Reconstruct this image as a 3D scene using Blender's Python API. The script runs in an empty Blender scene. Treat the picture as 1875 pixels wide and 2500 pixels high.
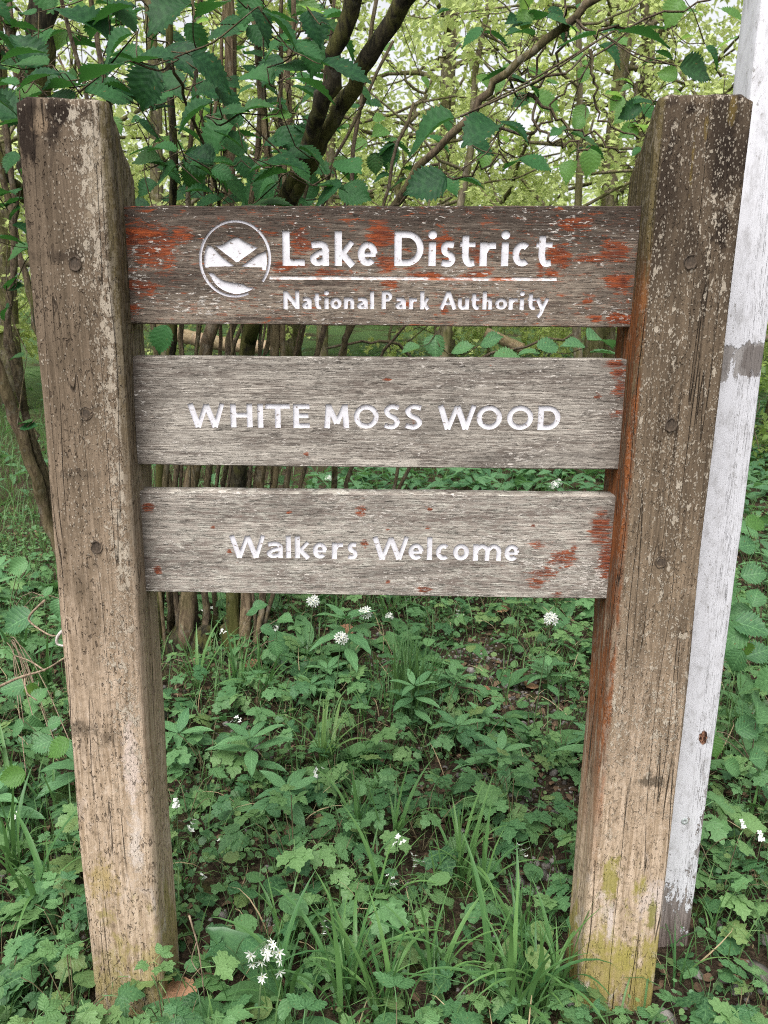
import bpy, math, random
import numpy as np
from mathutils import Vector, Matrix
from mathutils.geometry import delaunay_2d_cdt

scene = bpy.context.scene
col = scene.collection
R = math.radians

# ------------------------------------------------------------------ camera
CAM = Vector((-0.0496, -1.3469, 1.400))
YAW, PITCH, ROLL = R(0.7187), R(14.052), R(0.7087)
FPX = 1965.8                       # focal length in pixels of a 1875 x 2500 frame
FWD = Vector((math.sin(YAW) * math.cos(PITCH), math.cos(YAW) * math.cos(PITCH), -math.sin(PITCH)))
_r0 = Vector((math.cos(YAW), -math.sin(YAW), 0.0))
_u0 = _r0.cross(FWD)
RGT = _r0 * math.cos(ROLL) + _u0 * math.sin(ROLL)
UPV = -_r0 * math.sin(ROLL) + _u0 * math.cos(ROLL)
cam_data = bpy.data.cameras.new('camera')
cam_data.sensor_fit = 'VERTICAL'
cam_data.sensor_height = 36.0
cam_data.lens = FPX / 2500.0 * 36.0
cam_data.clip_start = 0.05
cam_data.clip_end = 500.0
cam_data.dof.use_dof = True
cam_data.dof.focus_distance = 1.6
cam_data.dof.aperture_fstop = 12.0
cam = bpy.data.objects.new('camera', cam_data)
cam.matrix_world = Matrix(((RGT.x, UPV.x, -FWD.x, CAM.x), (RGT.y, UPV.y, -FWD.y, CAM.y),
                           (RGT.z, UPV.z, -FWD.z, CAM.z), (0, 0, 0, 1)))
col.objects.link(cam)
scene.camera = cam

# ------------------------------------------------------------------ overcast daylight
SUN_EL, SUN_AZ = R(57), R(203)     # high, from behind the camera and a little to the left
world = bpy.data.worlds.new('World')
scene.world = world
world.use_nodes = True
wn, wl = world.node_tree.nodes, world.node_tree.links
wn.clear()
sky = wn.new('ShaderNodeTexSky')
sky.sky_type = 'NISHITA'
sky.sun_disc = False
sky.sun_elevation = SUN_EL
sky.sun_rotation = SUN_AZ
sky.air_density = 1.0
sky.dust_density = 4.0
sky.ozone_density = 1.0
hsv = wn.new('ShaderNodeHueSaturation')
hsv.inputs['Saturation'].default_value = 0.125
hsv.inputs['Value'].default_value = 1.0
wl.new(sky.outputs['Color'], hsv.inputs['Color'])
bg = wn.new('ShaderNodeBackground')
bg.inputs['Strength'].default_value = 0.125
wl.new(hsv.outputs['Color'], bg.inputs['Color'])
wo = wn.new('ShaderNodeOutputWorld')
wl.new(bg.outputs['Background'], wo.inputs['Surface'])

sun_data = bpy.data.lights.new('sun', 'SUN')
sun_data.energy = 1.4
sun_data.angle = R(38)
sun_data.color = (1.0, 0.965, 0.92)
sun = bpy.data.objects.new('sun', sun_data)
_sd = Vector((math.sin(SUN_AZ) * math.cos(SUN_EL), math.cos(SUN_AZ) * math.cos(SUN_EL), math.sin(SUN_EL)))
sun.rotation_euler = (-_sd).to_track_quat('-Z', 'Y').to_euler()
sun.location = _sd * 20
col.objects.link(sun)

scene.view_settings.view_transform = 'Standard'
scene.view_settings.look = 'None'
scene.view_settings.exposure = 1.10
scene.view_settings.gamma = 1.0
scene.view_settings.use_curve_mapping = False
scene.cycles.max_bounces = 6
scene.cycles.diffuse_bounces = 3
scene.cycles.glossy_bounces = 2
scene.cycles.transmission_bounces = 4
scene.cycles.use_denoising = False
scene.cycles.denoising_prefilter = 'ACCURATE'
scene.cycles.filter_width = 1.05
scene.cycles.caustics_reflective = False
scene.cycles.caustics_refractive = False

rng = np.random.default_rng(7)
random.seed(7)


def ray(u, v):
    return FWD + RGT * ((u - 937.5) / FPX) + UPV * ((1250.0 - v) / FPX)


def on_plane(u, v, y):
    """World point on the vertical plane at distance y behind the front of the sign."""
    d = ray(u, v)
    return CAM + d * ((y - CAM.y) / d.y)


def at_depth(u, v, z):
    return CAM + ray(u, v) * z


def ground_h(x, y):
    x = np.asarray(x, float); y = np.asarray(y, float)
    h = 0.018 * np.sin(1.7 * x + 0.8 * y) + 0.014 * np.sin(2.9 * y - 1.3 * x + 1.0) + 0.008 * np.sin(7.1 * x + 2.0) * np.sin(6.3 * y)
    h = h + 0.006 * np.sin(17 * x + 3 * y) * np.sin(15 * y - 4 * x)
    far = np.clip((y - 7.0) / 28.0, 0, 1)
    return h + 2.2 * far * far * (3 - 2 * far)


def gh(x, y):
    return float(ground_h(x, y))


def on_ground(u, v):
    d = ray(u, v)
    t = -CAM.z / d.z
    for _ in range(8):
        p = CAM + d * t
        t = (gh(p.x, p.y) - CAM.z) / d.z
    p = CAM + d * t
    return Vector((p.x, p.y, gh(p.x, p.y)))


def px_of(p):
    d = Vector(p) - CAM
    z = d.dot(FWD)
    if z < 0.05:
        return (-9e9, -9e9, z)
    return (937.5 + FPX * d.dot(RGT) / z, 1250 - FPX * d.dot(UPV) / z, z)


# ------------------------------------------------------------------ object helpers
def tag(o, label=None, cat=None, group=None, kind=None):
    if label: o['label'] = label
    if cat: o['category'] = cat
    if group: o['group'] = group
    if kind: o['kind'] = kind
    return o


def empty(name, loc, rz=0.0, scale=1.0):
    o = bpy.data.objects.new(name, None)
    o.empty_display_size = 0.05
    o.location = loc
    o.rotation_euler = (0, 0, rz)
    o.scale = (scale, scale, scale)
    col.objects.link(o)
    return o


def link(name, me, parent=None, mat4=None, loc=None):
    o = bpy.data.objects.new(name, me)
    if mat4 is not None: o.matrix_basis = mat4
    if loc is not None: o.location = loc
    col.objects.link(o)
    if parent is not None: o.parent = parent
    return o


def mesh_np(name, V, F, mats, uv=None, tint=None, smooth=True, fmat=None):
    """Mesh from arrays: V (n,3), F (m,3 or 4), uv (n,2), tint (n,)."""
    V = np.ascontiguousarray(V, np.float32); F = np.ascontiguousarray(F, np.int32)
    k = F.shape[1]
    me = bpy.data.meshes.new(name)
    me.vertices.add(len(V)); me.vertices.foreach_set('co', V.ravel())
    me.loops.add(F.size); me.loops.foreach_set('vertex_index', F.ravel())
    me.polygons.add(len(F))
    me.polygons.foreach_set('loop_start', np.arange(0, F.size, k, dtype=np.int32))
    me.polygons.foreach_set('loop_total', np.full(len(F), k, np.int32))
    if smooth: me.polygons.foreach_set('use_smooth', np.ones(len(F), bool))
    for m in (mats if isinstance(mats, (list, tuple)) else [mats]): me.materials.append(m)
    if fmat is not None: me.polygons.foreach_set('material_index', np.asarray(fmat, np.int32))
    me.update(calc_edges=True)
    if uv is not None:
        l = me.uv_layers.new(name='UVMap')
        l.data.foreach_set('uv', np.asarray(uv, np.float32)[F.ravel()].ravel())
    if tint is not None:
        a = me.attributes.new('tint', 'FLOAT', 'POINT')
        a.data.foreach_set('value', np.asarray(tint, np.float32))
    me.validate()
    return me


class MB:
    """Collects quads (triangles as degenerate-free separate list) for one mesh."""
    def __init__(s):
        s.v, s.f, s.m = [], [], []

    def add(s, verts, faces, mi=0):
        b = len(s.v)
        s.v += [tuple(p) for p in verts]
        s.f += [tuple(i + b for i in f) for f in faces]
        s.m += [mi] * len(faces)

    def tube(s, pts, radii, n=6, mi=0, cap=True):
        pts = [Vector(p) for p in pts]
        t0 = (pts[1] - pts[0]).normalized()
        a = t0.orthogonal().normalized()
        V, F = [], []
        for i, p in enumerate(pts):
            t = (pts[min(i + 1, len(pts) - 1)] - pts[max(i - 1, 0)])
            t = t.normalized() if t.length > 1e-9 else t0
            a = (a - t * a.dot(t)).normalized()
            b = t.cross(a)
            r = radii[i] if hasattr(radii, '__len__') else radii
            for k in range(n):
                an = 2 * math.pi * k / n
                V.append(p + (a * math.cos(an) + b * math.sin(an)) * r)
        for i in range(len(pts) - 1):
            for k in range(n):
                F.append((i * n + k, i * n + (k + 1) % n, (i + 1) * n + (k + 1) % n, (i + 1) * n + k))
        if cap:
            F.append(tuple(range(n - 1, -1, -1)))
            F.append(tuple((len(pts) - 1) * n + k for k in range(n)))
        s.add(V, F, mi)

    def mesh(s, name, mats, smooth=True):
        me = bpy.data.meshes.new(name)
        me.from_pydata(s.v, [], s.f)
        for m in (mats if isinstance(mats, (list, tuple)) else [mats]): me.materials.append(m)
        me.polygons.foreach_set('material_index', s.m)
        if smooth: me.polygons.foreach_set('use_smooth', [True] * len(s.f))
        me.update()
        return me

    def build(s, name, mats, parent=None, loc=None, smooth=True):
        return link(name, s.mesh(name, mats, smooth), parent, loc=loc)


# ------------------------------------------------------------------ node helpers
class NT:
    def __init__(s, name):
        s.mat = bpy.data.materials.new(name)
        s.mat.use_nodes = True
        s.t = s.mat.node_tree
        s.t.nodes.clear()
        s.out = s.n('ShaderNodeOutputMaterial')

    def n(s, kind, **kw):
        nd = s.t.nodes.new(kind)
        for k, v in kw.items(): setattr(nd, k, v)
        return nd

    def set(s, sock, val):
        if isinstance(val, bpy.types.NodeSocket): s.t.links.new(val, sock)
        elif isinstance(val, (tuple, list)) and len(val) == 3 and sock.type == 'RGBA': sock.default_value = (*val, 1)
        else: sock.default_value = val

    def coord(s, which='Object'):
        return s.n('ShaderNodeTexCoord').outputs[which]

    def scale(s, v, sc, off=(0, 0, 0)):
        m = s.n('ShaderNodeMapping')
        s.set(m.inputs['Vector'], v)
        m.inputs['Scale'].default_value = sc
        m.inputs['Location'].default_value = off
        return m.outputs['Vector']

    def noise(s, v, sc=1.0, det=4.0, rough=0.55, dist=0.0):
        nd = s.n('ShaderNodeTexNoise')
        s.set(nd.inputs['Vector'], v)
        nd.inputs['Scale'].default_value = sc
        nd.inputs['Detail'].default_value = det
        nd.inputs['Roughness'].default_value = rough
        nd.inputs['Distortion'].default_value = dist
        return nd.outputs['Fac']

    def voro(s, v, sc=1.0, feat='F1', out='Distance', rand=1.0):
        nd = s.n('ShaderNodeTexVoronoi', feature=feat)
        s.set(nd.inputs['Vector'], v)
        nd.inputs['Scale'].default_value = sc
        nd.inputs['Randomness'].default_value = rand
        return nd.outputs[out]

    def math(s, op, a, b=0.0, c=0.0, clamp=False):
        nd = s.n('ShaderNodeMath', operation=op, use_clamp=clamp)
        s.set(nd.inputs[0], a); s.set(nd.inputs[1], b); s.set(nd.inputs[2], c)
        return nd.outputs[0]

    def step(s, x, lo, hi, a=0.0, b=1.0):
        nd = s.n('ShaderNodeMapRange', interpolation_type='SMOOTHSTEP')
        s.set(nd.inputs['Value'], x)
        nd.inputs['From Min'].default_value = lo
        nd.inputs['From Max'].default_value = hi
        nd.inputs['To Min'].default_value = a
        nd.inputs['To Max'].default_value = b
        return nd.outputs['Result']

    def mix(s, f, a, b, blend='MIX'):
        nd = s.n('ShaderNodeMix', data_type='RGBA', blend_type=blend)
        s.set(nd.inputs['Factor'], f); s.set(nd.inputs['A'], a) if False else None
        ins = [i for i in nd.inputs if i.type == 'RGBA']
        s.set(ins[0], a); s.set(ins[1], b)
        return [o for o in nd.outputs if o.type == 'RGBA'][0]

    def sep(s, v):
        nd = s.n('ShaderNodeSeparateXYZ')
        s.set(nd.inputs[0], v)
        return nd.outputs

    def blob(s, xyz, cx, cz, rx, rz):
        """1 in the middle of an ellipse in the local x-z plane, 0 at its rim, negative outside."""
        a = s.math('MULTIPLY', s.math('SUBTRACT', xyz[0], cx), 1.0 / rx)
        b = s.math('MULTIPLY', s.math('SUBTRACT', xyz[2], cz), 1.0 / rz)
        d = s.math('SQRT', s.math('ADD', s.math('MULTIPLY', a, a), s.math('MULTIPLY', b, b)))
        return s.math('SUBTRACT', 1.0, d)

    def bump(s, h, strength=0.5, dist=0.002, nrm=None):
        nd = s.n('ShaderNodeBump')
        nd.inputs['Strength'].default_value = strength
        nd.inputs['Distance'].default_value = dist
        s.set(nd.inputs['Height'], h)
        if nrm is not None: s.set(nd.inputs['Normal'], nrm)
        return nd.outputs['Normal']

    def bsdf(s, color, rough=0.8, spec=0.25, normal=None):
        p = s.n('ShaderNodeBsdfPrincipled')
        s.set(p.inputs['Base Color'], color)
        s.set(p.inputs['Roughness'], rough)
        p.inputs['Specular IOR Level'].default_value = spec
        if normal is not None: s.set(p.inputs['Normal'], normal)
        return p

    def done(s, shader):
        s.t.links.new(shader.outputs[0] if hasattr(shader, 'outputs') else shader, s.out.inputs['Surface'])
        return s.mat


# ------------------------------------------------------------------ sign materials
def board_mat(name, base_lo, base_hi, dark_top, lichens, seed, flake_amt):
    t = NT(name)
    c = t.coord()
    xyz = t.sep(c)
    off = (seed * 3.1, 0, seed * 1.7)
    grain = t.noise(t.scale(c, (9, 20, 260), off), 1.0, 5, 0.65, 0.6)
    fine = t.noise(t.scale(c, (45, 40, 900), off), 1.0, 3, 0.6, 0.3)
    broad = t.noise(t.scale(c, (5, 5, 22), off), 1.0, 5, 0.6, 0.8)
    zone = t.noise(t.scale(c, (3.2, 3, 11), (seed * 7.7, 1, 3)), 1.0, 3, 0.55, 0.5)
    mott = t.noise(t.scale(c, (38, 30, 130), off), 1.0, 5, 0.7, 0.5)
    k = t.math('ADD', t.math('MULTIPLY', grain, 0.55), t.math('MULTIPLY', broad, 0.45))
    col_ = t.mix(t.step(k, 0.40, 0.60), base_lo, base_hi)
    col_ = t.mix(t.math('MULTIPLY', t.step(mott, 0.42, 0.66), 0.5), col_, tuple(min(.7, v * 1.7) for v in base_hi))
    dk = t.noise(t.scale(c, (30, 26, 100), (seed * 5, 2, 9)), 1.0, 5, 0.72, 0.6)
    col_ = t.mix(t.math('MULTIPLY', t.step(dk, 0.52, 0.66), 0.6), col_, tuple(v * .38 for v in base_lo))
    col_ = t.mix(t.math('MULTIPLY', t.step(zone, 0.52, 0.68), 0.55), col_, tuple(v * .5 for v in base_lo))
    col_ = t.mix(t.math('MULTIPLY', t.math('MULTIPLY', t.step(zone, 0.48, 0.34, 0.0, 1.0), t.step(grain, .4, .6)), 0.55), col_, tuple(min(.7, v * 1.55) for v in base_hi))
    # dark weathering along the top edge, in streaks
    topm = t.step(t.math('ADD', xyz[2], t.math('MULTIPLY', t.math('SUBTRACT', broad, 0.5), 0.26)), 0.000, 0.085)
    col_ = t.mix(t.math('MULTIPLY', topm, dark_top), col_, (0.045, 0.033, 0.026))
    # darker and browner at both ends, where the board meets the post
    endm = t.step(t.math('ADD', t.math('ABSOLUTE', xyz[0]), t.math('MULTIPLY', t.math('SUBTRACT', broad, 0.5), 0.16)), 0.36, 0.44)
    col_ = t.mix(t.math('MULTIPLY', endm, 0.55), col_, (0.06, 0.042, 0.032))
    # pale crustose flakes
    fl = t.noise(t.scale(c, (75, 60, 240), off), 1.0, 4, 0.7, 0.4)
    fl2 = t.noise(t.scale(c, (6, 6, 12), (seed, 2, 5)), 1.0, 2, 0.5)
    flm = t.step(t.math('ADD', fl, t.math('MULTIPLY', t.math('SUBTRACT', fl2, 0.5), 0.45)), 0.595 - flake_amt, 0.64 - flake_amt)
    col_ = t.mix(t.math('MULTIPLY', flm, 0.85), col_, (0.58, 0.535, 0.485))
    # dark cracks along the grain
    cr = t.step(t.math('ABSOLUTE', t.math('SUBTRACT', t.noise(t.scale(c, (13, 20, 420), off), 1.0, 3, 0.6, 0.5), 0.5)), 0.0, 0.022, 1.0, 0.0)
    crm = t.math('MULTIPLY', cr, t.step(mott, 0.40, 0.60))
    col_ = t.mix(t.math('MULTIPLY', crm, 0.75), col_, (0.035, 0.027, 0.022))
    col_ = t.mix(t.math('MULTIPLY', t.step(fine, 0.50, 0.72), 0.5), col_, (0.06, 0.047, 0.04))
    # orange alga, patches of its own shape
    m = None
    for (cx, cz, rx, rz, st) in lichens:
        b = t.math('MULTIPLY', t.math('MAXIMUM', t.blob(xyz, cx, cz, rx, rz), -0.6), st)
        m = b if m is None else t.math('MAXIMUM', m, b)
    ln = t.noise(t.scale(c, (30, 40, 150), off), 1.0, 7, 0.75, 0.7)
    lm = t.step(t.math('ADD', m, t.math('MULTIPLY', t.math('SUBTRACT', ln, 0.5), 2.6)), 0.10, 0.42)
    lm = t.math('MULTIPLY', lm, t.math('MULTIPLY', t.step(grain, 0.38, 0.50, 0.25, 1.0), t.math('SUBTRACT', 1.0, t.math('MULTIPLY', flm, 0.8))))
    lcol = t.mix(t.step(ln, 0.42, 0.62), (0.115, 0.026, 0.012), (0.285, 0.062, 0.017))
    col_ = t.mix(t.math('MULTIPLY', lm, 0.93), col_, lcol)
    h = t.math('ADD', t.math('MULTIPLY', grain, 0.8), t.math('MULTIPLY', fine, 0.45))
    h = t.math('ADD', h, t.math('MULTIPLY', flm, 0.35))
    h = t.math('SUBTRACT', h, t.math('MULTIPLY', crm, 0.8))
    return t.done(t.bsdf(col_, 0.88, 0.18, t.bump(h, 0.9, 0.0016)))


def post_mat(name, seed, side, stains):
    """side -1: the left post, +1: the right post."""
    t = NT(name)
    c = t.coord()
    xyz = t.sep(c)
    off = (seed * 2.3, seed, seed * 0.7)
    grain = t.noise(t.scale(c, (120, 120, 5), off), 1.0, 5, 0.65, 0.5)
    fibre = t.noise(t.scale(c, (420, 420, 26), off), 1.0, 3, 0.6, 0.2)
    broad = t.noise(t.scale(c, (14, 14, 3.2), off), 1.0, 5, 0.62, 0.6)
    bl2 = t.noise(t.scale(c, (22, 22, 9), (seed + 4, 1, 2)), 1.0, 6, 0.7, 0.4)
    k = t.math('ADD', t.math('MULTIPLY', grain, 0.5), t.math('MULTIPLY', broad, 0.5))
    lo, hi = ((0.100, 0.074, 0.049), (0.260, 0.196, 0.138)) if side < 0 else ((0.075, 0.055, 0.037), (0.245, 0.182, 0.122))
    c1 = t.mix(t.step(k, 0.36, 0.66), lo, hi)
    # bleached and buff towards the ground
    low = t.step(t.math('ADD', xyz[2], t.math('MULTIPLY', t.math('SUBTRACT', bl2, 0.5), 0.9)), 0.35, 1.25 if side < 0 else 1.0, 1.0, 0.0)
    c1 = t.mix(t.math('MULTIPLY', low, 0.88), c1, t.mix(t.step(grain, 0.35, 0.65), (0.35, 0.255, 0.170), (0.60, 0.465, 0.345)))
    grit = t.noise(t.scale(c, (70, 70, 55), (seed, 8, 8)), 1.0, 6, 0.75, 0.3)
    c1 = t.mix(t.math('MULTIPLY', t.step(grit, 0.50, 0.66), t.math('MULTIPLY', low, 0.65)), c1, (0.13, 0.092, 0.058))
    c1 = t.mix(t.math('MULTIPLY', t.step(grit, 0.46, 0.34, 0.0, 1.0), t.math('MULTIPLY', low, 0.6)), c1, (0.56, 0.46, 0.37))
    # grey-brown grime in the upper half
    up = t.step(t.math('ADD', xyz[2], t.math('MULTIPLY', t.math('SUBTRACT', broad, 0.5), 1.1)), 0.95, 1.75)
    c1 = t.mix(t.math('MULTIPLY', up, 0.72 if side > 0 else 0.5), c1, (0.060, 0.044, 0.030))
    # yellow-green algae film low down
    al = t.step(t.math('ADD', t.math('MULTIPLY', t.math('SUBTRACT', bl2, 0.5), 3.0), t.step(xyz[2], 0.02, 0.46 if side < 0 else 0.50, 0.40, -0.50)), -0.02, 0.32)
    c1 = t.mix(t.math('MULTIPLY', al, 0.55 if side < 0 else 0.85), c1, t.mix(t.step(bl2, 0.4, 0.7), (0.32, 0.250, 0.090), (0.27, 0.240, 0.045)))
    pale = t.noise(t.scale(c, (16, 16, 8), (seed + 9, 3, 7)), 1.0, 5, 0.7, 0.5)
    pm = t.math('MULTIPLY', t.step(pale, 0.56, 0.68), t.step(xyz[2], 0.05, 0.75, 1.0, 0.0))
    c1 = t.mix(t.math('MULTIPLY', pm, 0.75), c1, (0.56, 0.48, 0.43))
    # dark stains near the top
    st = t.noise(t.scale(c, (20, 20, 6), (seed + 2, 5, 1)), 1.0, 5, 0.65, 0.8)
    sm = t.math('MULTIPLY', t.step(st, 0.46, 0.60), t.step(xyz[2], 1.30 if side > 0 else 1.52, 1.62))
    c1 = t.mix(t.math('MULTIPLY', sm, 0.82), c1, (0.026, 0.018, 0.013))
    for (cx, cz, rx, rz, colr, amt) in stains:
        sn = t.math('ADD', t.blob(xyz, cx, cz, rx, rz), t.math('ADD', t.math('MULTIPLY', t.math('SUBTRACT', st, 0.5), 2.2), t.math('MULTIPLY', t.math('SUBTRACT', grit, 0.5), 2.6)))
        c1 = t.mix(t.math('MULTIPLY', t.step(sn, -0.05, 0.60), amt), c1, colr)
    # inner face and bevel darker, olive-brown higher up; rusty alga runs down the right post's inner face
    inner = t.step(t.math('MULTIPLY', xyz[0], -side), 0.058, 0.066)
    back = t.step(xyz[1], 0.0, 0.02)
    im = t.math('MULTIPLY', inner, t.step(xyz[2], 0.9, 1.5))
    c1 = t.mix(t.math('MULTIPLY', im, 0.7), c1, t.mix(t.step(grain, 0.4, 0.6), (0.040, 0.034, 0.013), (0.115, 0.092, 0.036)))
    if side > 0:
        rn = t.noise(t.scale(c, (60, 60, 11), (3, 3, 3)), 1.0, 5, 0.7, 0.4)
        rm = t.math('MULTIPLY', inner, t.math('MULTIPLY', t.step(xyz[2], 0.25, 0.7), t.step(xyz[2], 1.35, 1.55, 1.0, 0.0)))
        c1 = t.mix(t.math('MULTIPLY', t.math('MULTIPLY', rm, t.step(rn, 0.30, 0.55)), 0.9), c1, t.mix(t.step(rn, 0.45, 0.6), (0.10, 0.030, 0.010), (0.21, 0.066, 0.018)))
    # short dark incisions of pressure treatment
    iv = t.noise(t.scale(c, (210, 210, 85), off), 1.0, 2, 0.5, 1.1)
    ivr = t.noise(t.scale(c, (18, 18, 12), (1, seed, 3)), 1.0, 2, 0.5)
    slit = t.math('MULTIPLY', t.step(iv, 0.585, 0.68), t.step(ivr, 0.36, 0.56))
    c1 = t.mix(t.math('MULTIPLY', slit, 0.72 if side < 0 else 0.35), c1, (0.040, 0.028, 0.020))
    c1 = t.mix(t.math('MULTIPLY', t.step(fibre, 0.52, 0.72), 0.40), c1, (0.065, 0.048, 0.034))
    ck = t.noise(t.scale(c, (26, 26, 0.9), (seed * 3, 2, 2)), 1.0, 2, 0.5, 0.2)
    crk = t.math('MULTIPLY', t.step(t.math('ABSOLUTE', t.math('SUBTRACT', ck, 0.5)), 0.0, 0.0075, 1.0, 0.0), t.step(broad, 0.42, 0.56))
    c1 = t.mix(t.math('MULTIPLY', crk, 0.85), c1, (0.028, 0.020, 0.014))
    # lichen discs: pale, longer than wide, gathered along the inner front edge on the left post, everywhere on the right one
    wrp = t.n('ShaderNodeVectorMath', operation='ADD')
    t.set(wrp.inputs[0], c)
    wn_ = t.n('ShaderNodeTexNoise'); t.set(wn_.inputs['Vector'], c); wn_.inputs['Scale'].default_value = 95; wn_.inputs['Detail'].default_value = 3
    wsc = t.n('ShaderNodeVectorMath', operation='SCALE'); t.set(wsc.inputs[0], wn_.outputs['Color']); wsc.inputs['Scale'].default_value = 0.014
    t.set(wrp.inputs[1], wsc.outputs[0])
    cw = wrp.outputs[0]
    dv = t.voro(t.scale(cw, (135, 60, 88), (seed, 0, 0)), 1.0, 'F1', 'Distance')
    dcell = t.voro(t.scale(cw, (135, 60, 88), (seed, 0, 0)), 1.0, 'F1', 'Color')
    drnd = t.sep(dcell)[0]
    dn = t.noise(t.scale(c, (200, 200, 120)), 1.0, 3, 0.6)
    cl = t.noise(t.scale(c, (12, 12, 5), (seed + 1, 0, 2)), 1.0, 3, 0.6)
    if side < 0:
        edge = t.math('SUBTRACT', t.math('MULTIPLY', t.step(xyz[0], -0.005, 0.05, 0.0, 0.85), t.step(xyz[2], 0.45, 1.15, 0.55, 1.0)), t.step(xyz[0], -0.04, 0.0, 0.18, 0.0))
    else:
        edge = t.math('ADD', t.step(xyz[2], 0.30, 0.62, 0.0, 0.30), 0.05)
    zone = t.math('ADD', edge, t.math('MULTIPLY', t.math('SUBTRACT', cl, 0.5), 1.6))
    keep = t.step(t.math('SUBTRACT', zone, t.math('MULTIPLY', drnd, 0.9)), -0.16, -0.04)
    cru = t.noise(t.scale(c, (78, 78, 46), (seed, 6, 0)), 1.0, 6, 0.68, 0.3)
    cthr = t.math('SUBTRACT', t.math('ADD', cru, t.math('MULTIPLY', t.math('MINIMUM', zone, 0.95), 0.20)), 0.655)
    disc = t.math('MAXIMUM', t.step(cthr, 0.0, 0.022), t.math('MULTIPLY', t.math('MULTIPLY', t.step(t.math('ADD', dv, t.math('MULTIPLY', t.math('SUBTRACT', dn, 0.5), 0.5)), 0.20, 0.30, 1.0, 0.0), keep), 0.8))
    dv2 = t.voro(t.scale(c, (300, 120, 170), (seed, 4, 0)), 1.0, 'F1', 'Distance')
    dr2 = t.sep(t.voro(t.scale(c, (300, 120, 170), (seed, 4, 0)), 1.0, 'F1', 'Color'))[1]
    d2 = t.math('MULTIPLY', t.step(dv2, 0.30, 0.40, 1.0, 0.0), t.step(t.math('SUBTRACT', zone, t.math('MULTIPLY', dr2, 1.1)), -0.30, -0.18))
    disc = t.math('MAXIMUM', disc, t.math('MULTIPLY', d2, 0.7))
    notlow = t.step(t.math('ADD', xyz[2], t.math('MULTIPLY', t.math('SUBTRACT', cl, 0.5), 0.5)), 0.33, 0.62)
    disc = t.math('MULTIPLY', disc, t.math('MULTIPLY', notlow, t.step(inner, 0.0, 1.0, 1.0, 0.25)))
    c1 = t.mix(t.math('MULTIPLY', disc, t.step(cl, 0.3, 0.7, 0.5, 0.9)), c1, t.mix(dn, (0.25, 0.21, 0.15), (0.60, 0.53, 0.44)))
    h = t.math('ADD', t.math('MULTIPLY', grain, 0.6), t.math('MULTIPLY', fibre, 0.4))
    h = t.math('ADD', h, t.math('MULTIPLY', disc, 0.35))
    h = t.math('ADD', t.math('SUBTRACT', h, t.math('ADD', t.math('MULTIPLY', slit, 0.7), t.math('MULTIPLY', crk, 1.5))), t.math('MULTIPLY', grit, 0.4))
    return t.done(t.bsdf(c1, 0.9, 0.15, t.bump(h, 1.0, 0.0026)))


def paint_white():
    t = NT('white_letter_paint')
    c = t.coord()
    n = t.noise(t.scale(c, (90, 90, 90)), 1.0, 4, 0.6)
    s = t.step(t.voro(c, 170.0), 0.02, 0.10, 1.0, 0.0)
    s = t.math('MULTIPLY', s, t.step(t.noise(t.scale(c, (30, 30, 30)), 1.0, 2), 0.52, 0.62))
    c1 = t.mix(t.step(n, 0.35, 0.7), (0.66, 0.65, 0.685), (0.57, 0.56, 0.585))
    c1 = t.mix(t.math('MULTIPLY', s, 0.8), c1, (0.10, 0.08, 0.07))
    chip = t.noise(t.scale(c, (120, 60, 160), (3, 1, 8)), 1.0, 4, 0.7)
    c1 = t.mix(t.math('MULTIPLY', t.step(chip, 0.595, 0.66), 0.85), c1, (0.20, 0.155, 0.13))
    return t.done(t.bsdf(c1, 0.6, 0.3, t.bump(n, 0.25, 0.001)))


def paint_worn():
    t = NT('worn_line_paint')
    c = t.coord()
    n = t.noise(t.scale(c, (60, 60, 200)), 1.0, 5, 0.7)
    b = t.noise(t.scale(c, (9, 9, 9), (5, 5, 5)), 1.0, 3, 0.6)
    c1 = t.mix(t.step(n, 0.42, 0.60), (0.82, 0.79, 0.80), (0.50, 0.42, 0.38))
    c1 = t.mix(t.math('MULTIPLY', t.step(b, 0.50, 0.60), t.step(n, 0.36, 0.5)), c1, (0.42, 0.15, 0.075))
    return t.done(t.bsdf(c1, 0.7, 0.25, t.bump(n, 0.4, 0.001)))


def simple(name, a, b, sc=(30, 30, 30), rough=0.8, spec=0.25, bs=0.5, bd=0.002):
    t = NT(name)
    c = t.coord()
    n = t.noise(t.scale(c, sc), 1.0, 5, 0.65, 0.3)
    return t.done(t.bsdf(t.mix(t.step(n, 0.34, 0.66), a, b), rough, spec, t.bump(n, bs, bd)))


M_WHITE = paint_white()
M_WORN = paint_worn()
M_GROOVE = simple('groove_shade_dirt', (0.030, 0.022, 0.018), (0.10, 0.075, 0.06), (80, 80, 400))  # upper letter walls: dirt plus the rim's shade, put into the colour
M_PLUG = simple('bolt_plug_wood', (0.030, 0.023, 0.017), (0.105, 0.078, 0.056), (160, 160, 60))
M_STEEL = simple('zinc_screw', (0.32, 0.36, 0.36), (0.50, 0.53, 0.52), (200, 200, 200), 0.45, 0.5)

# ------------------------------------------------------------------ letters as routed strokes
def catmull(p, n=5):
    p = [np.array(q, float) for q in p]
    P = [2 * p[0] - p[1]] + p + [2 * p[-1] - p[-2]]
    o = []
    for i in range(1, len(P) - 2):
        for k in range(n):
            t = k / n
            o.append(0.5 * ((2 * P[i]) + (-P[i - 1] + P[i + 1]) * t + (2 * P[i - 1] - 5 * P[i] + 4 * P[i + 1] - P[i + 2]) * t * t
                            + (-P[i - 1] + 3 * P[i] - 3 * P[i + 1] + P[i + 2]) * t ** 3))
    o.append(p[-1])
    return [tuple(q) for q in o]


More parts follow.
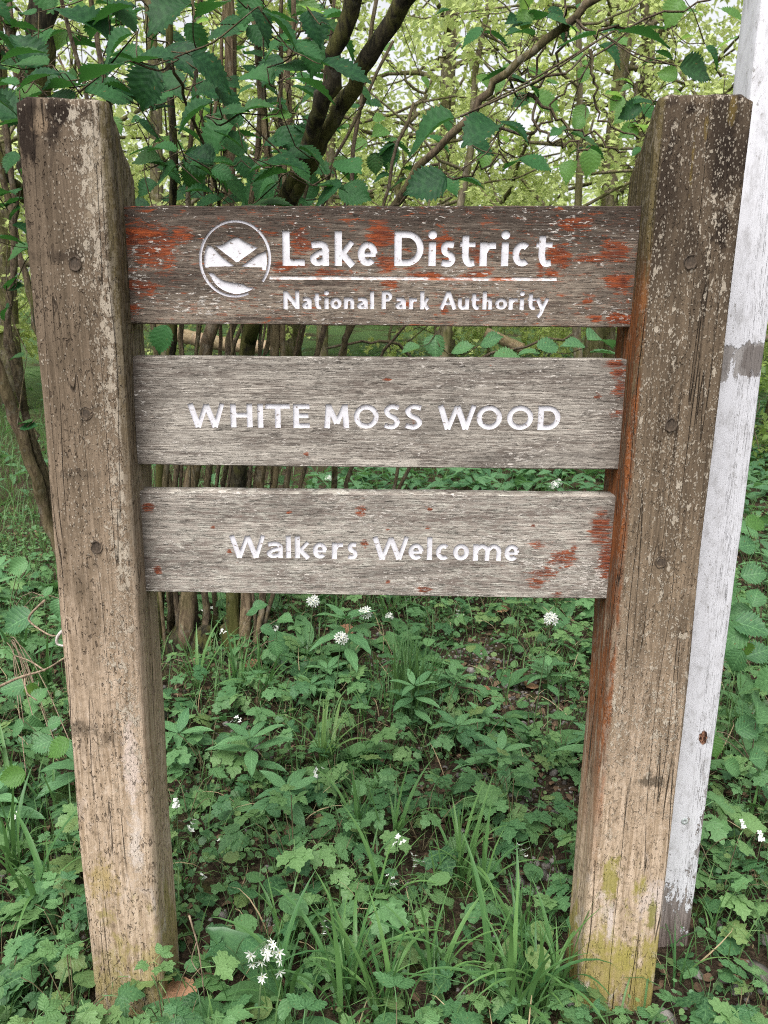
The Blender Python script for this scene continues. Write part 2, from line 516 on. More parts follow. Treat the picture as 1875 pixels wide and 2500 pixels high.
def arc(cx, cy, rx, ry, a0, a1, n=18):
    return [(cx + rx * math.cos(R(a0 + (a1 - a0) * k / n)), cy + ry * math.sin(R(a0 + (a1 - a0) * k / n))) for k in range(n + 1)]


def glyph(ch, W, X, w):
    """Centre lines of a character: cap height 1, x-height X, width W, stroke w. Returns [(points, width)]."""
    r = w / 2
    A = 1.0
    if ch == 'L': return [([(r, 1), (r, 0)], w), ([(0, r * .9), (W, r * .9)], w * .9)]
    if ch == 'a':
        top = catmull([(W * .10, X * .84), (W * .36, X - r * .8), (W * .66, X - r * .9), (W - r, X * .70), (W - r, X * .4), (W - r, 0)])
        bowl = catmull([(W - r, X * .57), (W * .55, X * .54), (r * 1.05, X * .36), (r * 1.15, X * .20), (W * .42, r * .75), (W - r * 1.2, X * .24)])
        return [(top, w * .92), (bowl, w * .82)]
    if ch == 'k': return [([(r, A), (r, 0)], w), ([(W - r * .9, X), (w * 1.0, X * .46)], w * .8), ([(w * 1.0, X * .52), (W - r * .7, 0)], w * .95)]
    if ch == 'e':
        return [(arc(W / 2, X / 2, W / 2 - r, X / 2 - r * .9, 0, 318, 24), w * .9), ([(r, X * .47), (W - r * .6, X * .47)], w * .62)]
    if ch == 'D':
        return [([(r, 1), (r, 0)], w), ([(0, 1 - r * .9)] + [(W * .42, 1 - r * .9)] + arc(W * .42, .5, W * .58 - r, .5 - r * .9, 88, -88, 16) + [(W * .42, r * .9), (0, r * .9)], w * .9)]
    if ch == 'i': return [([(r, X), (r, 0)], w), ('dot', (r, .97 - w * .35, w * .62))]
    if ch in 'sS':
        H = X if ch == 's' else 1.0
        q = [(W - r * .6, H * .86), (W * .66, H - r * .75), (W * .40, H - r * .75), (r * 1.05, H * .76), (W * .32, H * .57), (W * .68, H * .44), (W - r, H * .25), (W * .60, r * .75), (W * .34, r * .75), (r * .4, H * .15)]
        return [(catmull(q), w * .88)]
    if ch == 't':
        c_ = max(r + W * .12, W * .36)
        return [(catmull([(c_, .88), (c_, .55), (c_, .28), (c_ + w * .45, r * .85), (W - r * .3, r * 1.0)]), w * .92), ([(0, X - r * .75), (W * .97, X - r * .75)], w * .72), ([(c_ - w * .4, X - w * .6), (c_ + w * .1, .88)], w * .5)]
    if ch == 'r': return [([(r, X), (r, 0)], w), (catmull([(r * 1.2, X * .58), (W * .50, X - r * 1.15), (W - r * .1, X - r * .95)]), w * .9)]
    if ch == 'c': return [(arc(W * .54, X / 2, W * .54 - r, X / 2 - r * .9, 48, 312, 22), w * .92)]
    if ch == 'N': return [([(r, 1), (r, 0)], w), ([(W - r, 1), (W - r, 0)], w), ([(r, 1 - r * .6), (W - r, r * .6)], w)]
    if ch == 'A': return [([(r * .7, 0), (W / 2, 1 - r * .2)], w * .9), ([(W - r * .7, 0), (W / 2, 1 - r * .2)], w), ([(W * .2, .32), (W * .8, .32)], w * .75)]
    if ch == 'P': return [([(r, 1), (r, 0)], w), ([(0, 1 - r * .85), (W * .48, 1 - r * .85)] + arc(W * .48, .71, W * .52 - r, .29 - r * .85, 88, -88, 12) + [(W * .48, .42 + r * .85), (r, .42 + r * .85)], w * .85)]
    if ch in 'oO':
        H = X if ch == 'o' else 1.0
        return [(arc(W / 2, H / 2, W / 2 - r * .95, H / 2 - r * .88, 0, 360, 28), w * .9)]
    if ch == 'n': return [([(r, X), (r, 0)], w), (catmull([(r, X * .60), (W * .38, X - r * 1.0), (W * .68, X - r * .95), (W - r, X * .64), (W - r, X * .3), (W - r, 0)]), w * .92)]
    if ch == 'h': return [([(r, A), (r, 0)], w), (catmull([(r, X * .60), (W * .38, X - r * 1.0), (W * .68, X - r * .95), (W - r, X * .64), (W - r, X * .3), (W - r, 0)]), w * .92)]
    if ch == 'l': return [([(W / 2, A), (W / 2, 0)], w)]
    if ch == 'u': return [([(W - r, X), (W - r, 0)], w), (catmull([(r, X), (r, X * .6), (r, X * .36), (W * .34, r * .85), (W * .64, r * 1.0), (W - r, X * .40)]), w * .92)]
    if ch == 'y': return [([(r * .8, X), (W * .52, X * .04)], w * .95), (catmull([(W - r * .8, X), (W * .60, X * .25), (W * .40, -.22), (W * .20, -.40)]), w * .85)]
    if ch == 'W':
        a_ = W * .265
        return [([(r * .75, 1), (a_, 0)], w), ([(a_, 0), (W * .5, .96)], w * .85), ([(W * .5, .96), (W - a_, 0)], w), ([(W - a_, 0), (W - r * .75, 1)], w * .85)]
    if ch == 'H': return [([(r, 1), (r, 0)], w), ([(W - r, 1), (W - r, 0)], w), ([(r, .52), (W - r, .52)], w * .85)]
    if ch == 'I': return [([(W / 2, 1), (W / 2, 0)], w)]
    if ch == 'T': return [([(W / 2, 1), (W / 2, 0)], w), ([(0, 1 - r * .85), (W, 1 - r * .85)], w * .85)]
    if ch == 'E': return [([(r, 1), (r, 0)], w)] + [([(0, y_), (W * q, y_)], w * .85) for y_, q in ((1 - r * .85, 1), (.51, .93), (r * .85, 1))]
    if ch == 'M': return [([(r * .9, 0), (r * 1.5, 1)], w), ([(W - r * .9, 0), (W - r * 1.5, 1)], w), ([(r * 1.5, .95), (W / 2, .20)], w * .9), ([(W - r * 1.5, .95), (W / 2, .20)], w * .9)]
    if ch == 'm':
        o = [([(r, X), (r, 0)], w)]
        for a_, b_ in ((r, W / 2), (W / 2, W - r)):
            o.append((catmull([(a_, X * .62), (a_ + (b_ - a_) * .4, X - r * 1.0), (a_ + (b_ - a_) * .72, X - r), (b_, X * .64), (b_, X * .3), (b_, 0)]), w * .9))
        return o
    raise ValueError(ch)


def stroke_polys(st):
    """Convex polygons whose union is the stroke."""
    if st[0] == 'dot':
        cx, cy, r = st[1]
        return [[(cx + r * math.cos(a), cy + r * math.sin(a)) for a in np.linspace(0, 2 * math.pi, 13)[:-1]]]
    pts, w = st
    pts = [np.array(p, float) for p in pts]
    out = []
    n = len(pts)
    closed = np.linalg.norm(pts[0] - pts[-1]) < 1e-6
    nrm = []
    for i in range(n - 1):
        d = pts[i + 1] - pts[i]
        d /= np.linalg.norm(d) + 1e-12
        nrm.append(np.array((-d[1], d[0])))
    def vn(i):
        if closed and i in (0, n - 1): a, b = nrm[-1], nrm[0]
        elif i == 0: return nrm[0]
        elif i == n - 1: return nrm[-1]
        else: a, b = nrm[i - 1], nrm[i]
        m = a + b
        return m / max(0.35, (m @ m) / 2 * 1.0) if (a @ b) > 0.5 else None
    for i in range(n - 1):
        a = vn(i); b = vn(i + 1)
        a = nrm[i] if a is None else a; b = nrm[i] if b is None else b
        h = w / 2
        out.append([tuple(pts[i] - a * h), tuple(pts[i + 1] - b * h), tuple(pts[i + 1] + b * h), tuple(pts[i] + a * h)])
    for i in range(1, n - 1):
        if nrm[i - 1] @ nrm[i] <= 0.5:
            out.append([(pts[i][0] + w / 2 * math.cos(a), pts[i][1] + w / 2 * math.sin(a)) for a in np.linspace(0, 2 * math.pi, 13)[:-1]])
    return out


def area2(p):
    return sum(p[i][0] * p[(i + 1) % len(p)][1] - p[(i + 1) % len(p)][0] * p[i][1] for i in range(len(p)))

# ------------------------------------------------------------------ the sign
YB = 0.050            # board fronts stand back from the post fronts
DEPTH = 0.0031        # depth of the routing
sign = empty('park_sign', (0, 0, 0))
tag(sign, 'weathered wooden sign of three engraved boards between two thick square posts', 'sign')


def text_polys(spec, xh, base, cap_top, wrel):
    """spec: [(char, px0, px1)], base / cap_top: ((u, v), (u, v)) image lines on the board. -> [(char, polys)]."""
    out = []
    for ch, u0, u1 in spec:
        um = (u0 + u1) / 2
        lin = lambda L: L[0][1] + (L[1][1] - L[0][1]) * (um - L[0][0]) / (L[1][0] - L[0][0])
        vb, vt = lin(base), lin(cap_top)
        p0, p1, pt = on_plane(u0, vb, YB), on_plane(u1, vb, YB), on_plane(um, vt, YB)
        cap = pt.z - (p0.z + p1.z) / 2
        W = (p1.x - p0.x) / cap
        slope = (p1.z - p0.z) / (p1.x - p0.x)
        polys = []
        for st in glyph(ch, W, xh, wrel):
            for pl in stroke_polys(st):
                pl = [(p0.x + x * cap, p0.z + y * cap + slope * x * cap) for x, y in pl]
                polys.append(pl)
        out.append(('letter', polys))
    return out


def px_poly(pts):
    return [(q.x, q.z) for q in (on_plane(u, v, YB) for u, v in pts)]


def make_board(tl, tr, bl, br, mat, engr, label):
    """engr: [(name, [polygons in world x, z])]."""
    TL, TR, BL, BR = (on_plane(*p, YB) for p in (tl, tr, bl, br))
    ext = 0.010
    c = (TL + TR + BL + BR) / 4
    rs = np.random.default_rng(int(abs(tl[1])))
    def edge(a, b, n, amp):
        o = []
        wob = np.convolve(rs.normal(0, 1, n + 6), np.ones(4) / 4, 'same')[:n]
        for k in range(n):
            q = a.lerp(b, k / n)
            o.append((q.x - c.x, q.z - c.z + wob[k] * amp))
        return o
    l = Vector((-ext, 0, 0)); r_ = Vector((ext, 0, 0))
    rim = edge(BL + l, BR + r_, 60, .0007) + edge(BR + r_, TR + r_, 3, 0) + edge(TR + r_, TL + l, 60, .0007) + edge(TL + l, BL + l, 3, 0)
    S = 1000.0
    cx, cz = 0.0, 0.0
    inner = []
    for (x, z) in rim:      # slightly smaller front, for a worn arris
        inner.append((x * (1 - .0035), z * (1 - .022)))
    verts = [Vector((x * S, z * S)) for x, z in inner]
    faces = [list(range(len(inner)))]
    edges, shapes = [], []
    for k, (nm, polys) in enumerate(engr):
        for pl in polys:
            pl = [(x - c.x, z - c.z) for x, z in pl]
            b = len(verts)
            verts += [Vector((x * S, z * S)) for x, z in pl]
            edges += [(b + i, b + (i + 1) % len(pl)) for i in range(len(pl))]
            shapes.append((k, np.array(pl) * S))
    ov, oe, of, _a, _b, _c = delaunay_2d_cdt(verts, edges, faces, 1, 1e-4, False)
    ovn = np.array([(v.x, v.y) for v in ov])
    cen = np.array([ovn[list(f)].mean(0) for f in of])
    whoa = np.full(len(of), -1)
    for k, pl in shapes:          # winding number of each triangle's centre in each stroke
        lo, hi = pl.min(0), pl.max(0)
        ix = np.where((whoa < 0) & (cen >= lo).all(1) & (cen <= hi).all(1))[0]
        if not len(ix): continue
        q = cen[ix]
        wn_ = np.zeros(len(ix))
        for i in range(len(pl)):
            p, r_2 = pl[i] - q, pl[(i + 1) % len(pl)] - q
            wn_ += np.arctan2(p[:, 0] * r_2[:, 1] - p[:, 1] * r_2[:, 0], (p * r_2).sum(1))
        whoa[ix[np.abs(wn_) > 3.0]] = k
    who = whoa.tolist()
    P = [(v.x / S, v.y / S) for v in ov]
    mb = MB()
    mb.add([(x, 0, z) for x, z in P], [tuple(f) for f, w in zip(of, who) if w == -1])
    n = len(rim)
    for A_, ya, B_, yb in ((inner, 0.0, rim, 0.0028), (rim, 0.0028, rim, 0.040)):
        V = [(x, ya, z) for x, z in A_] + [(x, yb, z) for x, z in B_]
        mb.add(V, [(i, n + i, n + (i + 1) % n, (i + 1) % n) for i in range(n)])
    mb.add([(x, .040, z) for x, z in rim], [tuple(range(n - 1, -1, -1))])
    me = mb.mesh('board', mat, smooth=False)
    board = link('board', me, sign, loc=(c.x, YB, c.z))
    board['label'] = label
    half = {}
    for fi, f in enumerate(of):
        for a, b in zip(f, list(f[1:]) + [f[0]]):
            half[(a, b)] = who[fi]
    for k, (nm, polys) in enumerate(engr):
        fl = [f for f, w in zip(of, who) if w == k]
        if not fl: continue
        mb = MB()
        ids = {}
        dp = 0.0014 if nm == 'underline' else DEPTH
        for f in fl:
            for i in f: ids.setdefault(i, len(ids))
        mb.add([(P[i][0], dp, P[i][1]) for i in ids], [tuple(ids[i] for i in f) for f in fl])
        for f in fl:
            for a, b in zip(f, list(f[1:]) + [f[0]]):
                if half.get((b, a), -1) != k:
                    pa, pb = P[a], P[b]
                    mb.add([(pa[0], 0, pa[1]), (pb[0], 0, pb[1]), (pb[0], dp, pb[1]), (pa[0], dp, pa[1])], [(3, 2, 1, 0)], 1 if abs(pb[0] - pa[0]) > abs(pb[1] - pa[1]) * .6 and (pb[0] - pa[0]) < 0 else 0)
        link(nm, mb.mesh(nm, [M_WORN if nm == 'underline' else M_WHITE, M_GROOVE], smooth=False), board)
    return board, c


def lich(c, items):
    """(u, v, half width px, half height px, strength) of the photograph's orange patches, in board-local metres."""
    o = []
    for u, v, a, b, s in items:
        p = on_plane(u, v, YB); q = on_plane(u + a, v - b, YB)
        o.append((p.x - c.x, p.z - c.z, q.x - p.x, q.z - p.z, s))
    return o


def centre(*px):
    s = Vector((0, 0, 0))
    for p in px: s += on_plane(*p, YB)
    return s / 4


# upper board: park authority
B1 = ((293, 502), (1567, 502), (312, 790), (1545, 800))
line1 = [('L', 690, 744), ('a', 756, 804), ('k', 817, 868), ('e', 872, 922), ('D', 962, 1034), ('i', 1045.5, 1062.5), ('s', 1074, 1112),
         ('t', 1121, 1160), ('r', 1170, 1210), ('i', 1222.5, 1239.5), ('c', 1249, 1295), ('t', 1307, 1347)]
line2 = [('N', 692, 731), ('a', 737, 761), ('t', 766, 785), ('i', 792, 801), ('o', 806, 834), ('n', 839, 865), ('a', 871, 898), ('l', 903, 913),
         ('P', 931.5, 958), ('a', 964.5, 991), ('r', 998, 1018), ('k', 1025, 1049), ('A', 1073, 1114), ('u', 1117, 1145), ('t', 1149, 1170),
         ('h', 1177, 1201), ('o', 1208, 1238), ('r', 1241, 1263), ('i', 1268, 1278), ('t', 1287, 1307), ('y', 1306, 1340)]
e1 = text_polys(line1, .70, ((690, 648.5), (1347, 650)), ((690, 562), (1347, 564)), .218)
e1 += text_polys(line2, .645, ((692, 753.5), (1340, 756)), ((692, 709), (1340, 711)), .238)
e1.append(('underline', [px_poly([(658, 673), (1359, 677), (1359, 686), (658, 682)])]))


def ez(pts):
    return px_poly([(450 + x / 6.144, 500 + y / 6.144) for x, y in pts])


def fan_polys(pts):
    """A simple polygon as it is (the triangulation takes concave outlines)."""
    return [ez(pts)]


mount = catmull([(435, 592), (500, 606), (580, 585), (660, 532), (740, 488), (800, 482), (860, 520), (960, 575), (1105, 640)], 4) + [(800, 858), (770, 852)]
wedge_l = [(345, 606), (398, 606), (560, 775), (745, 912), (740, 921), (368, 926), (362, 938), (316, 940), (300, 900), (298, 780), (315, 680)]
wedge_r = [(1218, 690), (1236, 780), (1240, 870), (1222, 980), (1168, 980), (1164, 936), (860, 926), (858, 915), (1090, 742)]
lake = [(352, 1008), (440, 1022)] + catmull([(460, 1052), (560, 1122), (700, 1160), (870, 1182), (950, 1226), (1058, 1242)], 4) + catmull([(1058, 1242), (950, 1300), (780, 1336), (610, 1290), (470, 1190), (352, 1008)], 4)[1:-1]
for sh in (mount, wedge_l, wedge_r, lake):
    e1.append(('emblem_shape', fan_polys(sh)))
ring = []
_o = [(760 + 541 * math.cos(a), 805 + 585 * math.sin(a)) for a in np.linspace(0, 2 * math.pi, 49)]
_i = [(760 + 500 * math.cos(a), 805 + 543 * math.sin(a)) for a in np.linspace(0, 2 * math.pi, 49)]
for k in range(48):
    if 5 <= k <= 8: continue          # the ring has worn away low on the right
    ring.append(ez([_o[k], _o[k + 1], _i[k + 1], _i[k]]))
e1.append(('emblem_ring', ring))
c1_ = centre(*B1)
L1 = lich(c1_, [(375, 600, 75, 65, 1), (330, 580, 50, 50, .8), (440, 572, 40, 30, .6), (345, 700, 60, 22, .9), (325, 752, 25, 16, .7), (590, 650, 20, 25, .0),
                (735, 590, 35, 45, .75), (690, 650, 40, 22, .75), (800, 665, 55, 14, .7), (930, 575, 50, 42, .85), (945, 640, 40, 30, .75), (1085, 600, 30, 50, .7),
                (1040, 672, 60, 14, .8), (1160, 668, 45, 14, .8), (1165, 620, 30, 35, .6), (1400, 548, 75, 20, .9), (1365, 625, 45, 42, .9), (1345, 668, 22, 16, .8),
                (1440, 632, 60, 14, .7), (1500, 615, 52, 36, .95), (1510, 690, 45, 32, .95), (1435, 735, 16, 10, .8), (1515, 780, 50, 22, .9), (1455, 778, 20, 12, .7), (950, 695, 30, 14, .6), (1085, 755, 14, 16, .7), (995, 745, 12, 12, .6), (1320, 655, 18, 40, .5)])
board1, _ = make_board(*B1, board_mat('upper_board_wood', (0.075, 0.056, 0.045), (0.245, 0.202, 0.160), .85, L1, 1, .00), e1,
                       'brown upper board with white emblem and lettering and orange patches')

# middle board
B2 = ((325, 870), (1535, 877), (335, 1135), (1513, 1147))
line3 = [('W', 461, 549), ('H', 563.5, 617), ('I', 629.5, 643), ('T', 649, 708), ('E', 716, 756), ('M', 792, 852), ('O', 863.5, 924.5), ('S', 936, 976.5),
         ('S', 987, 1031), ('W', 1068.5, 1161), ('O', 1162, 1224.5), ('O', 1236, 1300.5), ('D', 1311.5, 1367)]
e2 = text_polys(line3, .7, ((461, 1042), (1367, 1050)), ((461, 984), (1367, 990)), .238)
c2_ = centre(*B2)
L2 = lich(c2_, [(1505, 890, 40, 10, .9), (1515, 945, 30, 30, .6), (1460, 967, 12, 10, .9), (945, 927, 14, 6, .8), (1512, 910, 28, 18, .7), (748, 1110, 8, 6, .7), (1505, 1010, 25, 18, .4), (1010, 1033, 8, 8, .7)])
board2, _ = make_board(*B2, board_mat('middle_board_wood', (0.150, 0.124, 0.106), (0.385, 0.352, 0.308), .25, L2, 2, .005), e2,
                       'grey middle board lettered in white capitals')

# lower board
B3 = ((345, 1200), (1505, 1212), (355, 1445), (1485, 1463))
line4 = [('W', 562, 648), ('a', 651, 691), ('l', 697, 712), ('k', 720, 757.5), ('e', 763, 799), ('r', 810, 838), ('s', 848, 873), ('W', 910, 997), ('e', 996, 1034),
         ('l', 1041, 1055), ('c', 1063, 1097.5), ('o', 1105, 1144.5), ('m', 1154, 1223), ('e', 1230, 1267)]
e3 = text_polys(line4, .72, ((562, 1360.5), (1267, 1369.5)), ((562, 1306), (1267, 1313)), .218)
c3_ = centre(*B3)
L3 = lich(c3_, [(363, 1238, 20, 14, .9), (385, 1392, 14, 12, .8), (882, 1248, 18, 14, .8), (705, 1250, 8, 5, .7), (1050, 1245, 9, 5, .8), (890, 1325, 12, 12, .7), (1465, 1290, 38, 50, 1), (1480, 1370, 35, 60, .9),
                (1370, 1365, 45, 26, .85), (1330, 1400, 48, 22, .9), (1310, 1425, 22, 16, 1), (1035, 1441, 24, 12, 1), (1360, 1452, 20, 8, .8), (1302, 1283, 9, 7, .8), (947, 1420, 8, 8, .7), (1045, 1288, 10, 5, .7), (560, 1345, 8, 5, .7), (520, 1288, 8, 5, .6), (945, 1293, 8, 5, .6), (1320, 1330, 30, 14, .4), (1400, 1340, 12, 26, .6)])
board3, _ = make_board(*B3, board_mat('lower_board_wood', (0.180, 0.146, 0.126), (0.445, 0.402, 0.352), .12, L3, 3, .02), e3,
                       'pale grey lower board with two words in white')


DARK, OLIVE, GREY, BUFF = (0.022, 0.015, 0.011), (0.15, 0.105, 0.030), (0.085, 0.066, 0.046), (0.40, 0.33, 0.24)
STAINS = {-1: [(150, 275, 60, 36, DARK, 1), (70, 340, 32, 75, DARK, .9), (118, 320, 22, 45, DARK, .8), (100, 300, 18, 40, (0.26, 0.19, 0.125), .7), (60, 255, 30, 40, DARK, .75), (215, 600, 50, 45, GREY, .6), (150, 625, 60, 22, DARK, .6),
               (235, 430, 28, 160, BUFF, .55), (195, 1160, 60, 14, GREY, .5), (215, 1010, 40, 60, GREY, .4), (190, 1780, 60, 25, GREY, .6), (270, 1800, 30, 30, GREY, .5), (320, 1850, 14, 130, (0.58, 0.48, 0.42), .8), (330, 2050, 16, 100, (0.60, 0.52, 0.46), .8), (250, 2150, 40, 60, (0.36, 0.27, 0.10), .6)],
          1: [(1690, 265, 30, 22, DARK, .9), (1785, 330, 28, 110, DARK, .9), (1750, 420, 20, 80, DARK, .8), (1690, 400, 14, 90, OLIVE, .75), (1725, 300, 12, 60, OLIVE, .6), (1640, 250, 30, 20, DARK, .7), (1645, 345, 16, 28, DARK, .8), (1760, 560, 45, 70, DARK, .8), (1790, 270, 16, 40, OLIVE, .7),
              (1700, 720, 16, 160, GREY, .8), (1650, 1080, 16, 110, DARK, .6), (1630, 1300, 14, 120, DARK, .5), (1590, 1905, 50, 26, GREY, .85), (1600, 2200, 60, 60, (0.58, 0.49, 0.44), .7), (1490, 2250, 14, 60, (0.58, 0.50, 0.46), .7), (1490, 2150, 30, 60, (0.25, 0.225, 0.045), .8), (1590, 2230, 22, 50, (0.19, 0.18, 0.035), .85), (1530, 2330, 60, 60, (0.33, 0.285, 0.075), .6)]}


def local_stains(side, cx):
    o = []
    for u, v, a, b, c_, k in STAINS[side]:
        p, q = on_plane(u, v, 0), on_plane(u + a, v - b, 0)
        o.append((p.x - cx, p.z, q.x - p.x, q.z - p.z, c_, k))
    return o


def make_post(side, top_z, x_bot, x_top, plugs, label):
    """x_bot / x_top: (left edge, right edge) of the front face at z = 0 and at the top."""
    D = 0.132
    mat = post_mat('left_post_wood' if side < 0 else 'right_post_wood', 3 if side < 0 else 8, side, local_stains(side, (x_bot[0] + x_bot[1]) / 2))
    cx = (x_bot[0] + x_bot[1]) / 2
    # outline, counter-clockwise seen from above, starting at the front left corner
    rad = [0.007, 0.012, 0.010, 0.010] if side < 0 else [0.012, 0.007, 0.010, 0.010]
    def outline(w):
        pts = []
        cor = [(-w / 2, 0, 180, rad[0]), (w / 2, 0, 270, rad[1]), (w / 2, D, 0, rad[2]), (-w / 2, D, 90, rad[3])]
        for i, (x, y, a0, r) in enumerate(cor):
            ox = x + r if x < 0 else x - r
            oy = y + r if y == 0 else y - r
            for k in range(5):
                a = R(a0 + 90 * k / 4)
                pts.append((ox + r * math.cos(a), oy + r * math.sin(a)))
            nx = cor[(i + 1) % 4]
            a_, b_ = pts[-1], None
            ox2 = nx[0] + nx[3] if nx[0] < 0 else nx[0] - nx[3]
            oy2 = nx[1] + nx[3] if nx[1] == 0 else nx[1] - nx[3]
            b_ = (ox2 + nx[3] * math.cos(R(nx[2])), oy2 + nx[3] * math.sin(R(nx[2])))
            for k in range(1, 8):
                f = k / 8
                pts.append((a_[0] + (b_[0] - a_[0]) * f, a_[1] + (b_[1] - a_[1]) * f))
        return pts
    NZ = 150
    V, F = [], []
    n = len(outline(0.14))
    rs = np.random.default_rng(40 + side)
    ph = rs.uniform(0, 6.28, 12)
    def ztop(x, y):
        z = top_z - max(0.0, y - 0.010) * 0.86 - 0.35 * max(0.0, 0.010 - y) ** 1.0
        z += 0.0010 * math.sin(45 * x + ph[0]) + 0.0007 * math.sin(160 * x + ph[1]) + 0.0012 * math.sin(120 * y + ph[2])
        e = abs(x) - 0.056
        if e > 0: z -= e * (0.55 if x * side > 0 else 0.35)
        return z
    def disp(a, z):
        return 0.0011 * math.sin(9 * a + 5.0 * z + ph[3]) + 0.0008 * math.sin(23 * a - 3.1 * z + ph[4]) + 0.0009 * math.sin(3 * a + 11 * z + ph[5]) + 0.0005 * math.sin(57 * a + 17 * z + ph[6])
    for k in range(NZ + 1):
        t = k / NZ
        w = (x_bot[1] - x_bot[0]) * (1 - t) + (x_top[1] - x_top[0]) * t
        xc = (x_bot[0] + x_bot[1]) / 2 * (1 - t) + (x_top[0] + x_top[1]) / 2 * t - cx
        for (x, y) in outline(w):
            z = -0.12 + (ztop(x, y) + 0.12) * (t ** 0.9)
            a = math.atan2(y - D / 2, x)
            d = disp(a, z)
            L = math.hypot(x, y - D / 2)
            V.append((xc + x * (1 + d / L), y + (y - D / 2) * d / L, z))
    for k in range(NZ):
        for i in range(n):
            j = (i + 1) % n
            F.append((k * n + i, k * n + j, (k + 1) * n + j, (k + 1) * n + i))
    # top cap: shrinking rings on the sloping cut
    prev = NZ * n
    w = x_top[1] - x_top[0]
    xc = (x_top[0] + x_top[1]) / 2 - cx
    ol = outline(w)
    for s in (0.96, 0.85, 0.6, 0.3):
        b = len(V)
        for (x, y) in ol:
            xx, yy = x * s, D / 2 + (y - D / 2) * s
            V.append((xc + xx, yy, ztop(xx, yy) + (0.001 if s < .9 else 0.0)))
        for i in range(n):
            j = (i + 1) % n
            F.append((prev + i, prev + j, b + j, b + i))
        prev = b
    V.append((xc, D / 2, ztop(0, D / 2)))
    mb = MB()
    mb.add(V, F + [(prev + i, prev + (i + 1) % n, len(V) - 1) for i in range(n)])
    post = mb.build('post', mat, sign, loc=(cx, 0, 0))
    post['label'] = label
    for (u, v) in plugs:
        p = on_plane(u, v, 0.0)
        mb = MB()
        N = 18
        rr = [0.0098 * (1 + rs.normal(0, .07)) for _ in range(N)]
        ringv = lambda s, y: [(s * rr[i] * math.cos(2 * math.pi * i / N), y, 1.1 * s * rr[i] * math.sin(2 * math.pi * i / N)) for i in range(N)]
        V = ringv(1.12, 0.0022) + ringv(1.0, -0.0018) + ringv(.86, 0.0006) + ringv(.45, -0.0012) + [(0, -0.0004, 0)]
        F = []
        for q in range(3):
            F += [(q * N + i, q * N + (i + 1) % N, (q + 1) * N + (i + 1) % N, (q + 1) * N + i) for i in range(N)]
        F += [(3 * N + i, 3 * N + (i + 1) % N, 4 * N) for i in range(N)]
        mb.add(V, F)
        mb.build('bolt_plug', M_PLUG, post, loc=(p.x - cx, -0.0008, p.z))
    return post


def edge_x(u0, v0, u1, v1, zt):
    a, b = on_plane(u0, v0, 0), on_plane(u1, v1, 0)
    s = (b.x - a.x) / (b.z - a.z)
    return a.x - s * a.z, a.x + s * (zt - a.z)


l0, l1 = edge_x(58, 500, 233, 2490, 1.706)
l2, l3 = edge_x(277, 500, 390, 2300, 1.706)
make_post(-1, 1.708, (l0, l2), (l1, l3), [(183, 645), (212, 1010), (237, 1337)], 'left post, buff brown with a pale speckled edge')
r0, r1 = edge_x(1588, 500, 1428, 2300, 1.724)
r2, r3 = edge_x(1812, 500, 1592, 2450, 1.724)
make_post(1, 1.727, (r0, r2), (r1, r3), [(1685, 640), (1638, 1038), (1612, 1372)], 'right post, darker brown, yellow-green near the ground')

